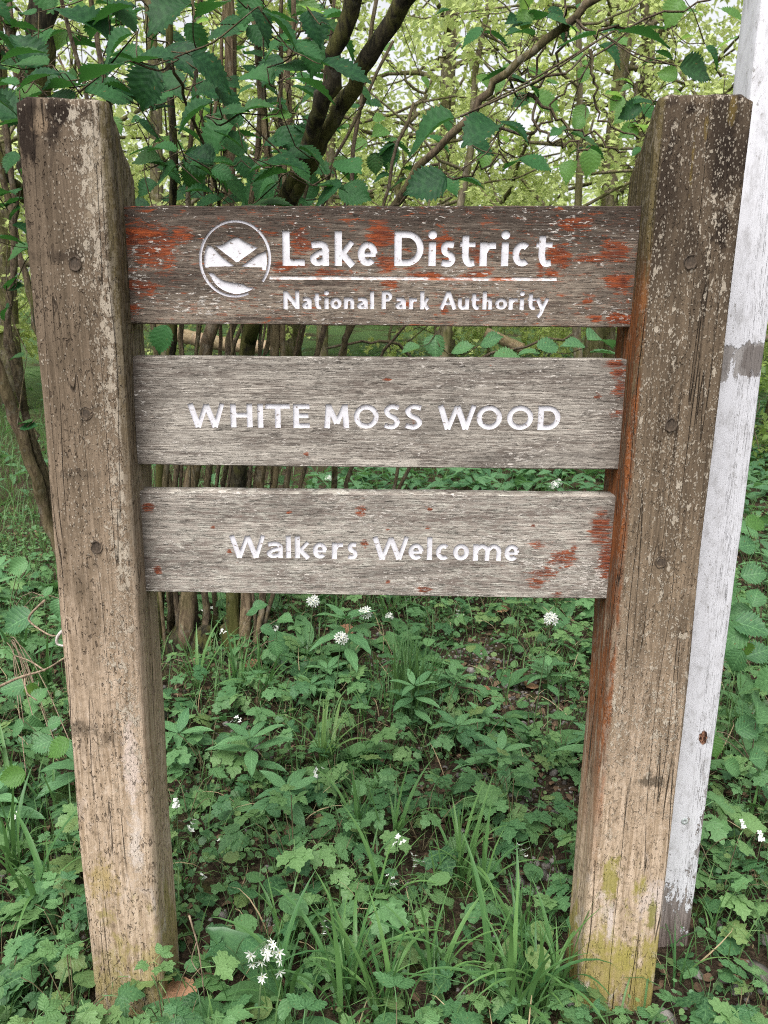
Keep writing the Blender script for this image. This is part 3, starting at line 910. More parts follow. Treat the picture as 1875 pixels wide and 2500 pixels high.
# ------------------------------------------------------------------ white post behind the sign
def white_post_mat():
    t = NT('peeling_white_paint')
    c = t.coord()
    xyz = t.sep(c)
    wood = t.noise(t.scale(c, (160, 160, 7)), 1.0, 5, 0.65, 0.4)
    wcol = t.mix(t.step(wood, 0.35, 0.65), (0.15, 0.125, 0.115), (0.33, 0.30, 0.285))
    lowd = t.step(xyz[2], 0.0, 0.22, 1.0, 0.0)
    wcol = t.mix(t.math('MULTIPLY', lowd, 0.8), wcol, t.mix(t.step(wood, 0.4, 0.6), (0.085, 0.06, 0.05), (0.21, 0.155, 0.135)))
    dirt = t.noise(t.scale(c, (50, 50, 26)), 1.0, 5, 0.7, 0.3)
    pc = t.mix(t.step(dirt, 0.44, 0.72), (0.64, 0.64, 0.675), (0.46, 0.455, 0.47))
    sp = t.noise(t.scale(c, (150, 150, 95)), 1.0, 4, 0.7)
    z1 = t.noise(t.scale(c, (10, 10, 4)), 1.0, 2)
    pc = t.mix(t.math('MULTIPLY', t.step(sp, 0.56, 0.66), t.step(z1, 0.46, 0.6)), pc, (0.30, 0.29, 0.285))
    # bare bands: where a plate was once fixed, and where the foot rots
    n1 = t.noise(t.scale(c, (60, 60, 25)), 1.0, 5, 0.7, 0.2)
    n2 = t.noise(t.scale(c, (36, 36, 14), (2, 2, 2)), 1.0, 5, 0.72, 0.3)
    band = t.math('MULTIPLY', t.step(t.math('ADD', xyz[2], t.math('ADD', t.math('MULTIPLY', t.math('SUBTRACT', n1, .5), .085), t.math('MULTIPLY', xyz[0], -.25))), 1.284, 1.290),
                  t.step(t.math('ADD', xyz[2], t.math('ADD', t.math('MULTIPLY', t.math('SUBTRACT', n2, .5), .06), t.math('MULTIPLY', xyz[0], -.18))), 1.343, 1.348, 1.0, 0.0))
    footh = t.math('ADD', t.math('ADD', xyz[2], t.math('MULTIPLY', t.math('SUBTRACT', n2, .5), 0.55)), t.math('ADD', t.math('MULTIPLY', xyz[0], 2.2), t.math('MULTIPLY', t.math('SUBTRACT', n1, .5), 0.40)))
    foot = t.step(footh, 0.065, 0.08, 1.0, 0.0)
    chips = t.math('MULTIPLY', t.step(t.math('ADD', n1, t.step(xyz[2], 0.06, 0.30, 0.10, -0.13)), 0.50, 0.54), t.step(xyz[2], 0.30, 0.36, 1.0, 0.0))
    foot = t.math('MAXIMUM', foot, chips)
    fray = t.math('MULTIPLY', t.step(t.math('ADD', n1, t.math('MULTIPLY', xyz[0], 4.0)), 0.66, 0.68), t.math('MULTIPLY', t.step(xyz[2], 0.16, 0.3), t.step(xyz[2], 0.36, 0.52, 1.0, 0.0)))
    cr = t.noise(t.scale(c, (210, 210, 5), (7, 7, 7)), 1.0, 3, 0.6)
    crack = t.math('MULTIPLY', t.step(t.math('ABSOLUTE', t.math('SUBTRACT', cr, .5)), 0.0, 0.010, 1.0, 0.0), t.step(xyz[0], -0.01, 0.03, 0.1, 0.9))
    wcol = t.mix(t.math('MULTIPLY', t.step(xyz[2], 1.0, 1.1), 0.6), wcol, t.mix(t.step(n2, .38, .62), (0.20, 0.185, 0.175), (0.40, 0.385, 0.375)))
    band = t.math('MULTIPLY', band, t.step(t.math('ADD', n1, t.math('MULTIPLY', xyz[0], 1.5)), 0.34, 0.40))
    bare = t.math('MAXIMUM', t.math('MAXIMUM', band, foot), fray)
    c1 = t.mix(bare, pc, wcol)
    c1 = t.mix(t.math('MULTIPLY', crack, 0.8), c1, (0.10, 0.09, 0.085))
    # knot hole with torn wood
    kn = t.math('ADD', t.blob(xyz, 0.018, 0.545, 0.012, 0.017), t.math('MULTIPLY', t.math('SUBTRACT', n1, .5), 1.6))
    c1 = t.mix(t.step(kn, 0.05, 0.2), c1, t.mix(t.step(sp, .45, .6), (0.035, 0.016, 0.01), (0.30, 0.15, 0.095)))
    kb = t.math('ADD', t.blob(xyz, 0.030, 1.318, 0.024, 0.034), t.math('MULTIPLY', t.math('SUBTRACT', n1, .5), 1.2))
    c1 = t.mix(t.math('MULTIPLY', t.step(kb, 0.05, 0.2), 0.75), c1, (0.135, 0.115, 0.105))
    # the left side is greyer and greener than the front
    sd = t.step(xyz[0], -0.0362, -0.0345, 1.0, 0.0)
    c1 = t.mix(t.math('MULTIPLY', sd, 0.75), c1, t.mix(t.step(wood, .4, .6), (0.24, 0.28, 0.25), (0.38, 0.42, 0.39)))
    h = t.math('SUBTRACT', t.math('MULTIPLY', t.math('SUBTRACT', 1.0, bare), 1.0), t.math('MULTIPLY', crack, 0.8))
    h = t.math('ADD', h, t.math('MULTIPLY', wood, 0.15))
    return t.done(t.bsdf(c1, 0.6, 0.3, t.bump(h, 0.8, 0.0012)))


def make_white_post():
    y0 = 0.158
    pb = on_plane(1682, 2290, y0); pt = on_plane(1875, 794, y0); pl = on_plane(1845, 120, y0)
    zt = 2.45
    k = (pt.x - pb.x) / (pt.z - pb.z)
    xr0 = pb.x - k * pb.z
    w = xr0 + k * pl.z - pl.x
    base = (xr0 - w / 2, y0, 0)
    root = empty('white_post', base)
    tag(root, 'peeling white painted square post standing close behind the right sign post', 'post')
    mb = MB()
    D, NZ, r = w * 0.98, 90, 0.0035
    V = []
    o2 = []
    for (x, y, a0) in ((-w / 2, 0, 180), (w / 2, 0, 270), (w / 2, D, 0), (-w / 2, D, 90)):
        for q in range(3):
            a = R(a0 + 45 * q)
            o2.append(((x + r if x < 0 else x - r) + r * math.cos(a), (y + r if y == 0 else y - r) + r * math.sin(a)))
        nxt = {0: 0}
    o3 = []
    for i, p in enumerate(o2):
        o3.append(p)
        if i % 3 == 2:
            q = o2[(i + 1) % 12]
            for f in (.25, .5, .75): o3.append((p[0] + (q[0] - p[0]) * f, p[1] + (q[1] - p[1]) * f))
    n = len(o3)
    for s in range(NZ + 1):
        z = -0.10 + (zt + 0.10) * s / NZ
        for (x, y) in o3:
            rot_ = max(0.0, 0.16 - z)
            ww = 0.0006 * math.sin(31 * z + 40 * x) + 0.0005 * math.sin(13 * z - 50 * y)
            er = rot_ * 0.10 * (0.5 + 0.5 * math.sin(90 * x + 70 * z)) * (1 if x < 0.012 else 0.25)
            V.append((k * z + x * (1 - er * 1.2) + ww, y + er * 0.09 + ww, z))
    F = [(s * n + i, s * n + (i + 1) % n, (s + 1) * n + (i + 1) % n, (s + 1) * n + i) for s in range(NZ) for i in range(n)]
    F.append(tuple(NZ * n + i for i in range(n)))
    mb.add(V, F)
    mb.build('post_body', white_post_mat(), root)
    ps = on_plane(1671, 2004, y0)
    mb = MB()
    N = 14
    rv = lambda s, y: [(s * math.cos(2 * math.pi * i / N), y, s * math.sin(2 * math.pi * i / N)) for i in range(N)]
    V = rv(.0082, 0.001) + rv(.0080, -.0012) + rv(.0055, -.0024) + rv(.0026, -.0022) + rv(.0022, 0.0) + [(0, 0.0, 0)]
    F = [(q * N + i, q * N + (i + 1) % N, (q + 1) * N + (i + 1) % N, (q + 1) * N + i) for q in range(4) for i in range(N)] + [(4 * N + i, 4 * N + (i + 1) % N, 5 * N) for i in range(N)]
    mb.add(V, F)
    mb.build('screw', M_STEEL, root, loc=(ps.x - base[0], -0.0005, ps.z))
    return root


make_white_post()

# ------------------------------------------------------------------ plant materials
def leaf_mat(name, ca, cb, tr, trans, merged=False, veins=0.0, rough=0.5, spec=0.3, back=1.05, brown=0.0, nv=7.0, odd=0.0):
    t = NT(name)
    if merged:
        at = t.n('ShaderNodeAttribute', attribute_name='tint')
        var = at.outputs['Fac']
    else:
        var = t.n('ShaderNodeObjectInfo').outputs['Random']
    c1 = t.mix(var, ca, cb)
    if odd > 0:
        o_ = t.math('FRACT', t.math('MULTIPLY', var, 13.7))
        c1 = t.mix(t.math('MULTIPLY', t.step(o_, 0.80, 0.97), odd), c1, (0.215, 0.245, 0.070))
        c1 = t.mix(t.math('MULTIPLY', t.step(o_, 0.22, 0.05), 0.55), c1, tuple(q * .5 for q in ca))
    uv = t.coord('UV')
    n = t.noise(t.scale(uv, (5, 9, 5)), 1.0, 4, 0.6)
    c1 = t.mix(t.math('MULTIPLY', t.step(n, 0.40, 0.75), 0.35), c1, tuple(v * 1.45 for v in cb))
    nrm = None
    if veins > 0:
        s = t.sep(uv)
        ax = t.math('ABSOLUTE', t.math('SUBTRACT', s[0], 0.5))
        mid = t.step(ax, 0.0, 0.022, 1.0, 0.0)
        ph = t.math('FRACT', t.math('MULTIPLY', t.math('SUBTRACT', s[1], t.math('MULTIPLY', ax, 0.55)), nv))
        side = t.step(t.math('ABSOLUTE', t.math('SUBTRACT', ph, 0.5)), 0.0, 0.10, 0.6, 0.0)
        v = t.math('MAXIMUM', mid, side)
        c1 = t.mix(t.math('MULTIPLY', v, veins), c1, tuple(min(1, q * 1.9 + .02) for q in cb))
        wave = t.math('ABSOLUTE', t.math('SUBTRACT', ph, 0.5))
        nrm = t.bump(t.math('ADD', wave, t.math('MULTIPLY', n, 0.4)), 0.7, 0.0016)
    if brown > 0:
        b = t.noise(t.scale(uv, (3, 3, 3), (1, 4, 2)), 1.0, 3, 0.7)
        c1 = t.mix(t.math('MULTIPLY', t.step(b, 0.66, 0.70), brown), c1, (0.16, 0.10, 0.035))
    geo = t.n('ShaderNodeNewGeometry')
    c1 = t.mix(t.math('MULTIPLY', geo.outputs['Backfacing'], 0.5), c1, tuple(min(1, v * back + .003) for v in cb))
    p = t.bsdf(c1, rough, spec, nrm)
    tl = t.n('ShaderNodeBsdfTranslucent')
    t.set(tl.inputs['Color'], t.mix(t.math('MULTIPLY', var, 0.5), tr, tuple(min(1, v * 1.3) for v in tr)))
    mx = t.n('ShaderNodeMixShader')
    mx.inputs[0].default_value = trans
    t.t.links.new(p.outputs[0], mx.inputs[1]); t.t.links.new(tl.outputs[0], mx.inputs[2])
    return t.done(mx)


def bark_mat(name, lo, hi, moss=0.0, pale=0.0, scv=(60, 60, 14)):
    t = NT(name)
    c = t.coord()
    n = t.noise(t.scale(c, scv), 1.0, 6, 0.7, 0.6)
    b = t.noise(t.scale(c, (9, 9, 5)), 1.0, 4, 0.6)
    v = t.voro(t.scale(c, (scv[0] * .7, scv[1] * .7, scv[2] * .8)), 1.0, 'F1')
    c1 = t.mix(t.step(n, 0.36, 0.66), lo, hi)
    c1 = t.mix(t.math('MULTIPLY', t.step(v, 0.05, 0.35, 1.0, 0.0), 0.6), c1, tuple(q * .35 for q in lo))
    if pale: c1 = t.mix(t.math('MULTIPLY', t.step(t.noise(t.scale(c, (26, 26, 20), (3, 3, 3)), 1.0, 4, 0.6), 0.56, 0.64), pale), c1, (0.34, 0.32, 0.27))
    if moss: c1 = t.mix(t.math('MULTIPLY', t.step(t.math('ADD', b, t.math('MULTIPLY', n, .4)), 0.62, 0.76), moss), c1, t.mix(n, (0.03, 0.038, 0.008), (0.13, 0.125, 0.03)))
    return t.done(t.bsdf(c1, 0.92, 0.12, t.bump(t.math('ADD', n, t.math('MULTIPLY', v, .6)), 0.9, 0.006)))


HZ = dict(ca=(0.007, 0.036, 0.014), cb=(0.036, 0.115, 0.034), tr=(0.06, 0.20, 0.035))
M_HAZEL = leaf_mat('hazel_leaf_dark', **HZ, trans=0.20, odd=0.10, veins=0.09, spec=0.16, rough=0.55, brown=0.5)
M_HAZEL_M = leaf_mat('hazel_leaf_mass', **HZ, trans=0.22, merged=True)
M_HAZEL_L = leaf_mat('hazel_leaf_young', (0.060, 0.150, 0.036), (0.100, 0.215, 0.052), (0.30, 0.52, 0.10), 0.42, veins=0.3, rough=0.5)
M_HAZEL_G = leaf_mat('hazel_leaf_low', (0.050, 0.130, 0.056), (0.100, 0.215, 0.080), (0.12, 0.30, 0.08), 0.22, veins=0.6, rough=0.5, brown=0.6)
M_HERB = leaf_mat('herb_leaf', (0.036, 0.108, 0.044), (0.118, 0.238, 0.092), (0.10, 0.27, 0.07), 0.2, veins=0.3, rough=0.5, brown=0.5, nv=5, odd=0.5)
M_HERB_L = leaf_mat('herb_leaf_young', (0.080, 0.175, 0.062), (0.155, 0.270, 0.100), (0.20, 0.38, 0.10), 0.25, veins=0.25, rough=0.5, nv=5)
M_WHORL = leaf_mat('whorl_leaf', (0.060, 0.150, 0.065), (0.120, 0.250, 0.105), (0.12, 0.30, 0.09), 0.18, veins=0.6, rough=0.45, nv=8)
M_GARLIC = leaf_mat('garlic_leaf', (0.055, 0.145, 0.058), (0.110, 0.225, 0.085), (0.14, 0.34, 0.09), 0.25, rough=0.38, spec=0.4)
M_GARLIC_M = leaf_mat('garlic_leaf_mass', (0.040, 0.110, 0.055), (0.105, 0.215, 0.100), (0.16, 0.36, 0.10), 0.25, merged=True, rough=0.42, spec=0.4)
M_GRASS = leaf_mat('grass_blade', (0.040, 0.115, 0.040), (0.120, 0.230, 0.070), (0.14, 0.32, 0.08), 0.22, rough=0.45)
M_GRASS_Y = leaf_mat('iris_blade', (0.10, 0.20, 0.065), (0.17, 0.27, 0.09), (0.22, 0.40, 0.10), 0.25, rough=0.42)
M_GRASS_M = leaf_mat('grass_mass', (0.035, 0.095, 0.035), (0.120, 0.215, 0.070), (0.18, 0.34, 0.08), 0.25, merged=True)
M_COVER = leaf_mat('cover_leaf_mass', (0.040, 0.112, 0.046), (0.135, 0.250, 0.095), (0.12, 0.28, 0.07), 0.2, merged=True, odd=0.4)
M_WOOD_FAR = leaf_mat('spring_leaf_mass', (0.135, 0.200, 0.060), (0.390, 0.435, 0.175), (0.70, 0.80, 0.34), 0.55, merged=True, back=1.1)
M_WOOD_MID = leaf_mat('spring_leaf_green', (0.075, 0.150, 0.045), (0.190, 0.270, 0.085), (0.44, 0.58, 0.17), 0.48, merged=True, back=1.1)
M_LITTER = leaf_mat('dead_leaf_mass', (0.060, 0.036, 0.022), (0.200, 0.130, 0.080), (0.2, 0.1, 0.05), 0.08, merged=True, rough=0.8)
M_DEAD = leaf_mat('dead_leaf', (0.16, 0.075, 0.040), (0.40, 0.22, 0.13), (0.3, 0.15, 0.08), 0.12, veins=0.3, rough=0.8)
M_STEM = simple('green_stem', (0.055, 0.115, 0.045), (0.115, 0.175, 0.075), (60, 60, 20), 0.55, 0.3, 0.2)
M_STEM_R = simple('brown_green_stem', (0.10, 0.085, 0.045), (0.17, 0.14, 0.08), (60, 60, 20), 0.65, 0.25, 0.2)
M_PETAL = leaf_mat('white_petal', (0.76, 0.78, 0.74), (0.86, 0.86, 0.83), (0.8, 0.85, 0.78), 0.3, rough=0.6)
M_POLLEN = simple('flower_centre', (0.45, 0.45, 0.12), (0.55, 0.50, 0.18), (200, 200, 200), 0.7)
M_BARK = bark_mat('hazel_bark', (0.050, 0.038, 0.026), (0.165, 0.125, 0.082), moss=0.35, pale=0.35)
M_BARK_T = bark_mat('thin_stem_bark', (0.045, 0.034, 0.024), (0.125, 0.095, 0.064), moss=0.2, pale=0.15, scv=(120, 120, 30))
M_BARK_B = bark_mat('brown_stem_bark', (0.070, 0.050, 0.031), (0.195, 0.145, 0.095), moss=0.25, pale=0.2)
M_BARK_D = bark_mat('dark_mossy_bark', (0.013, 0.012, 0.008), (0.050, 0.042, 0.026), moss=0.55, pale=0.1)
M_BARK_F = bark_mat('woodland_bark', (0.085, 0.070, 0.050), (0.240, 0.200, 0.140), moss=0.6, pale=0.3, scv=(26, 26, 8))
M_TWIG = simple('dry_twig', (0.14, 0.10, 0.068), (0.34, 0.26, 0.185), (150, 150, 40), 0.85, 0.15)
M_TWIG_W = simple('bleached_twig', (0.40, 0.36, 0.33), (0.60, 0.56, 0.52), (150, 150, 40), 0.8, 0.2)
M_LOG = bark_mat('fallen_log_wood', (0.20, 0.14, 0.09), (0.42, 0.31, 0.21), moss=0.35, pale=0.3, scv=(30, 30, 30))


# ------------------------------------------------------------------ leaf shapes (unit length, along +Y, face up +Z)
def leaf_geo(W, rows=10, cols=2, tooth=0.0, fold=0.10, curl=0.15, pleat=0.0, nv=7, twist=0.0, side=0.0, serr2=False):
    V, U = [], []
    nc = 2 * cols + 1
    for i in range(rows + 1):
        t = i / rows
        w = W(t)
        for j in range(nc):
            s = (j - cols) / cols
            ww, tt = w, t
            if abs(s) == 1 and 0 < i < rows:
                odd = i % 2
                k = tooth * (1.0 if odd else -0.6)
                if serr2 and i % 4 == 1: k *= 1.8
                ww = w * (1 + k)
                tt = t + (0.02 if odd else -0.012)
            x = s * ww
            z = abs(s) * ww * fold - curl * tt * tt * 0.8 + pleat * abs(s) * math.sin(2 * math.pi * nv * (t - 0.30 * abs(s))) * 0.5 + twist * x * t
            z += 0.04 * math.sin(5 * t + 3 * s + twist * 40) * abs(s)
            V.append((x + side * t * t, tt * (1 - 0.10 * curl), z))
            U.append((s * 0.5 + 0.5, t))
    F = []
    for i in range(rows):
        for j in range(nc - 1):
            F.append((i * nc + j, i * nc + j + 1, (i + 1) * nc + j + 1, (i + 1) * nc + j))
    return np.array(V), np.array(F), np.array(U)


def w_hazel(t):
    return float(np.interp(t, (0, .04, .1, .2, .32, .45, .57, .68, .77, .84, .90, .95, 1), (.02, .15, .235, .32, .375, .395, .375, .315, .23, .145, .075, .035, .002)))


def w_lance(t):
    return 0.165 * math.sin(math.pi * min(1, max(0.001, t)) ** 0.85) ** 0.9 + (0.004)


def w_garlic(t):
    return 0.02 + 0.165 * max(0.0, math.sin(math.pi * max(0, t - 0.12) / 0.88)) ** 0.85 if t > 0.12 else 0.018


def w_heart(t):
    return 0.50 * (max(t, 0.0) ** 0.42) * max(0.0, 1 - t) ** 0.60 * 1.55 + 0.002


def w_lobe(t):
    b = 0.36 * (max(t, 0.0) ** 0.65) * max(0.0, 1 - t) ** 0.80 * 2.25
    return b * (1 + 0.30 * math.sin(2 * math.pi * (2.3 * t - 0.33))) + 0.003


def w_point(t):
    return 0.40 * (max(t, 0.0) ** 0.55) * max(0.0, 1 - t) ** 0.85 * 1.75 + 0.003


def join_geo(parts):
    V, F, U = [], [], []
    b = 0
    for v, f, u in parts:
        V.append(v); F.append(f + b); U.append(u); b += len(v)
    return np.concatenate(V), np.concatenate(F), np.concatenate(U)


def xf(geo, scale=1.0, rz=0.0, loc=(0, 0, 0), rx=0.0, ry=0.0):
    v, f, u = geo
    M = np.array(Matrix.Rotation(rz, 3, 'Z') @ Matrix.Rotation(rx, 3, 'X') @ Matrix.Rotation(ry, 3, 'Y'))
    return (v * scale) @ M.T + np.array(loc), f, u


def avens_geo(k):
    r_ = np.random.default_rng(100 + k)
    wf = w_point if k >= 4 else w_lobe
    p = [xf(leaf_geo(wf, 14, 1, 0.17, 0.12, 0.25 + .2 * r_.random(), twist=r_.normal(0, .15)), 0.62, r_.normal(0, .12), (0, 0.38, 0))]
    for s in (-1, 1):
        p.append(xf(leaf_geo(wf, 12, 1, 0.17, 0.12, 0.25, twist=r_.normal(0, .15)), 0.50 + .06 * r_.random(), s * (-1.05 + r_.normal(0, .1)), (0, 0.37, 0), rx=r_.normal(-.1, .15)))
    if k % 3 == 0:
        for s in (-1, 1):
            p.append(xf(leaf_geo(w_lobe, 6, 1, 0.12, 0.1, 0.2), 0.20, s * -1.3, (0, 0.2, 0)))
    ray_ = (np.array([(-.010, 0, 0), (.010, 0, 0), (.008, .40, -.005), (-.008, .40, -.005)]), np.array([(0, 1, 2, 3)]), np.array([(.5, 0)] * 4))
    p.append(ray_)
    return join_geo(p)


def geo_mesh(name, g, mat):
    return mesh_np(name, g[0], g[1], mat, uv=g[2])


HAZEL_GEO = [leaf_geo(w_hazel, 22, 2, 0.115, 0.16 + .09 * (k % 3), 0.14 + 0.14 * (k % 4), 0.016, 7, (-.45, .2, .4, 0, -.2, .35)[k], (0, .06, -.05, .03, 0, -.06)[k], True) for k in range(6)]
ME_HAZEL = [geo_mesh('hazel_leaf', g, M_HAZEL) for g in HAZEL_GEO]
ME_HAZEL_L = [geo_mesh('young_hazel_leaf', g, M_HAZEL_L) for g in HAZEL_GEO]
ME_HAZEL_G = [geo_mesh('low_hazel_leaf', g, M_HAZEL_G) for g in HAZEL_GEO]
ME_DEAD = [geo_mesh('dead_leaf', leaf_geo(w_hazel, 14, 2, 0.05, 0.5 - .3 * k, 0.5, 0.05, 6, .6 * k), M_DEAD) for k in range(2)]
AVENS_GEO = [avens_geo(k) for k in range(6)]
ME_AVENS = [geo_mesh('herb_leaf', g, M_HERB) for g in AVENS_GEO]
ME_AVENS_L = [geo_mesh('young_herb_leaf', g, M_HERB_L) for g in AVENS_GEO]
ME_WHORL = [geo_mesh('whorl_leaf', leaf_geo(w_lance, 8, 1, 0.02, 0.22, 0.35 + .2 * k, side=.06 * (k - 1)), M_WHORL) for k in range(3)]
ME_GARLIC = [geo_mesh('garlic_leaf', leaf_geo(w_garlic, 10, 1, 0, 0.30, 0.55 + .3 * k, side=.12 * (k - 1)), M_GARLIC) for k in range(3)]
ME_HEART = [geo_mesh('heart_leaf', leaf_geo(w_heart, 12, 1, 0.05, 0.12, 0.2 + .15 * k), M_HERB) for k in range(2)]


def blade_geo(arch, width, side, rows=10):
    V, U, F = [], [], []
    x = y = 0.0
    a = R(84)
    z = 0.0
    for i in range(rows + 1):
        t = i / rows
        w = width * (0.55 + 0.75 * min(1, t * 3)) * (1 - t ** 2.2) + 0.0006
        sx = side * t * t
        for s in (-1, 0, 1):
            V.append((s * w + sx, y, z + (0 if s else -0.35 * w)))
            U.append((s * .5 + .5, t))
        a -= arch / rows * (0.4 + 1.2 * t)
        y += math.cos(a) / rows; z += math.sin(a) / rows
    for i in range(rows):
        for j in range(2):
            F.append((i * 3 + j, i * 3 + j + 1, i * 3 + j + 4, i * 3 + j + 3))
    return np.array(V), np.array(F), np.array(U)


BLADE_GEO = [blade_geo(R(a), w * .78, s) for a, w, s in ((18, .020, .03), (40, .022, -.06), (75, .020, .08), (105, .018, -.08), (135, .019, .1), (60, .026, 0), (25, .014, .05), (90, .024, -.03))]
ME_BLADE = [geo_mesh('blade', g, M_GRASS) for g in BLADE_GEO]
ME_BLADE_Y = [geo_mesh('iris_blade', g, M_GRASS_Y) for g in BLADE_GEO]


def star_flower(rad=1.0, petals=6, width=.26):
    g = []
    for k in range(petals):
        g.append(xf(leaf_geo(lambda t: width * math.sin(math.pi * min(1, max(0.0, t * .92 + .04))) ** .8, 4, 1, 0, .2, .1), rad, k * 2 * math.pi / petals, (0, 0, 0), rx=.35))
    v, f, u = join_geo(g)
    c = [(.12 * math.cos(a) * rad, .12 * math.sin(a) * rad, .10 * rad) for a in np.linspace(0, 2 * math.pi, 7)[:-1]]
    b = len(v)
    v = np.concatenate([v, np.array(c)]); u = np.concatenate([u, np.full((6, 2), .5)])
    f2 = np.array([(b, b + 1, b + 2, b + 3), (b, b + 3, b + 4, b + 5)])
    fm = [0] * len(f) + [1, 1]
    return mesh_np('flower', v, np.concatenate([f, f2]), [M_PETAL, M_POLLEN], uv=u, fmat=fm)


ME_STAR = star_flower(1.0, 6, .15)
ME_CRESS = star_flower(1.0, 4, .34)


def frame4(p, d, n, s):
    """Matrix placing a leaf: base at p, pointing along d, upper face towards n, length s."""
    y = Vector(d).normalized()
    z = Vector(n) - y * y.dot(Vector(n))
    if z.length < 1e-4: z = y.orthogonal()
    z.normalize()
    x = y.cross(z)
    return Matrix(((x.x * s, y.x * s, z.x * s, p[0]), (x.y * s, y.y * s, z.y * s, p[1]), (x.z * s, y.z * s, z.z * s, p[2]), (0, 0, 0, 1)))


def scatter(name, geos, pick, P, D, N, S, tint, mat):
    """One mesh with many leaves: geos (V, F, U) list, pick index per leaf."""
    P, D, N = np.asarray(P, float), np.asarray(D, float), np.asarray(N, float)
    S, pick, tint = np.asarray(S, float), np.asarray(pick), np.asarray(tint, float)
    D = D / (np.linalg.norm(D, axis=1, keepdims=True) + 1e-9)
    Z = N - D * (N * D).sum(1, keepdims=True)
    Z = Z / (np.linalg.norm(Z, axis=1, keepdims=True) + 1e-9)
    X = np.cross(D, Z)
    Vs, Fs, Us, Ts, b = [], [], [], [], 0
    for k, (v, f, u) in enumerate(geos):
        ix = np.where(pick == k)[0]
        if not len(ix): continue
        W = P[ix, None] + S[ix, None, None] * (X[ix, None] * v[None, :, 0, None] + D[ix, None] * v[None, :, 1, None] + Z[ix, None] * v[None, :, 2, None])
        n = len(v)
        Vs.append(W.reshape(-1, 3))
        Fs.append((f[None] + (b + np.arange(len(ix)) * n)[:, None, None]).reshape(-1, f.shape[1]))
        Us.append(np.tile(u, (len(ix), 1))); Ts.append(np.repeat(tint[ix], n))
        b += len(ix) * n
    return mesh_np(name, np.concatenate(Vs), np.concatenate(Fs), mat, uv=np.concatenate(Us), tint=np.concatenate(Ts))


def quad_leaf(w, fold, bend):
    v = np.array([(0, 0, 0), (w, .42, fold), (0, .5, 0), (-w, .42, fold), (0, 1, -bend)])
    f = np.array([(0, 1, 2, 0), (1, 4, 2, 1), (4, 3, 2, 4), (3, 0, 2, 3)])[:, :3]
    return v, f, np.array([(.5, 0), (1, .4), (.5, .5), (0, .4), (.5, 1)])


FAR_GEO = [quad_leaf(.34, .08, .10), quad_leaf(.40, .02, .25), quad_leaf(.30, .14, .0)]
MID_GEO = [leaf_geo(w_hazel, 6, 1, 0, .12, .2, 0, 7, .2), leaf_geo(w_hazel, 6, 1, 0, .05, .4, 0, 7, -.2)]
COVER_GEO = [leaf_geo(w_heart, 4, 1, 0, .1, .15), leaf_geo(w_lobe, 5, 1, .1, .15, .3)]


def smooth_path(pts, n=5):
    p = [np.array(q, float) for q in pts]
    P = [2 * p[0] - p[1]] + p + [2 * p[-1] - p[-2]]
    o = []
    for i in range(1, len(P) - 2):
        for k in range(n):
            t = k / n
            o.append(0.5 * ((2 * P[i]) + (-P[i - 1] + P[i + 1]) * t + (2 * P[i - 1] - 5 * P[i] + 4 * P[i + 1] - P[i + 2]) * t * t + (-P[i - 1] + 3 * P[i] - 3 * P[i + 1] + P[i + 2]) * t ** 3))
    o.append(p[-1])
    return o


# ------------------------------------------------------------------ ground
def ground_mat():
    t = NT('woodland_soil')
    c = t.coord()
    xyz = t.sep(c)
    n1 = t.noise(t.scale(c, (9, 9, 9)), 1.0, 6, 0.65)
    n2 = t.noise(t.scale(c, (70, 70, 70)), 1.0, 5, 0.7)
    n3 = t.noise(t.scale(c, (1.1, 1.1, 1.1)), 1.0, 4, 0.6)
    v = t.voro(t.scale(c, (85, 85, 85)), 1.0, 'F1')
    c1 = t.mix(t.step(n2, 0.32, 0.70), (0.022, 0.016, 0.011), (0.090, 0.064, 0.044))
    c1 = t.mix(t.math('MULTIPLY', t.step(n1, 0.52, 0.66), 0.7), c1, t.mix(n2, (0.025, 0.034, 0.010), (0.085, 0.090, 0.024)))
    far = t.step(xyz[1], 5.0, 13.0)
    c1 = t.mix(t.math('MULTIPLY', far, t.step(n3, 0.30, 0.55)), c1, t.mix(n1, (0.050, 0.100, 0.040), (0.110, 0.170, 0.065)))
    h = t.math('ADD', n2, t.math('MULTIPLY', v, 0.6))
    return t.done(t.bsdf(c1, 0.95, 0.1, t.bump(h, 1.0, 0.012)))


def make_ground():
    def axis(lo, hi, a, b, fine, n_out):
        mid = np.arange(a, b + fine / 2, fine)
        l = a - (a - lo) * (np.linspace(1, 0, n_out, endpoint=False) ** 2.2)
        r_ = b + (hi - b) * (np.linspace(0, 1, n_out + 1)[1:] ** 2.2)
        return np.concatenate([l, mid, r_])
    xs = axis(-140, 140, -3.0, 3.0, 0.05, 36)
    ys = axis(-60, 180, -1.6, 5.0, 0.05, 40)
    X, Y = np.meshgrid(xs, ys)
    Z = ground_h(X, Y)
    V = np.stack([X, Y, Z], -1).reshape(-1, 3)
    nx, ny = len(xs), len(ys)
    i = np.arange(nx * ny).reshape(ny, nx)
    F = np.stack([i[:-1, :-1], i[:-1, 1:], i[1:, 1:], i[1:, :-1]], -1).reshape(-1, 4)
    o = link('ground', mesh_np('ground', V, F, ground_mat()))
    tag(o, kind='structure')


make_ground()

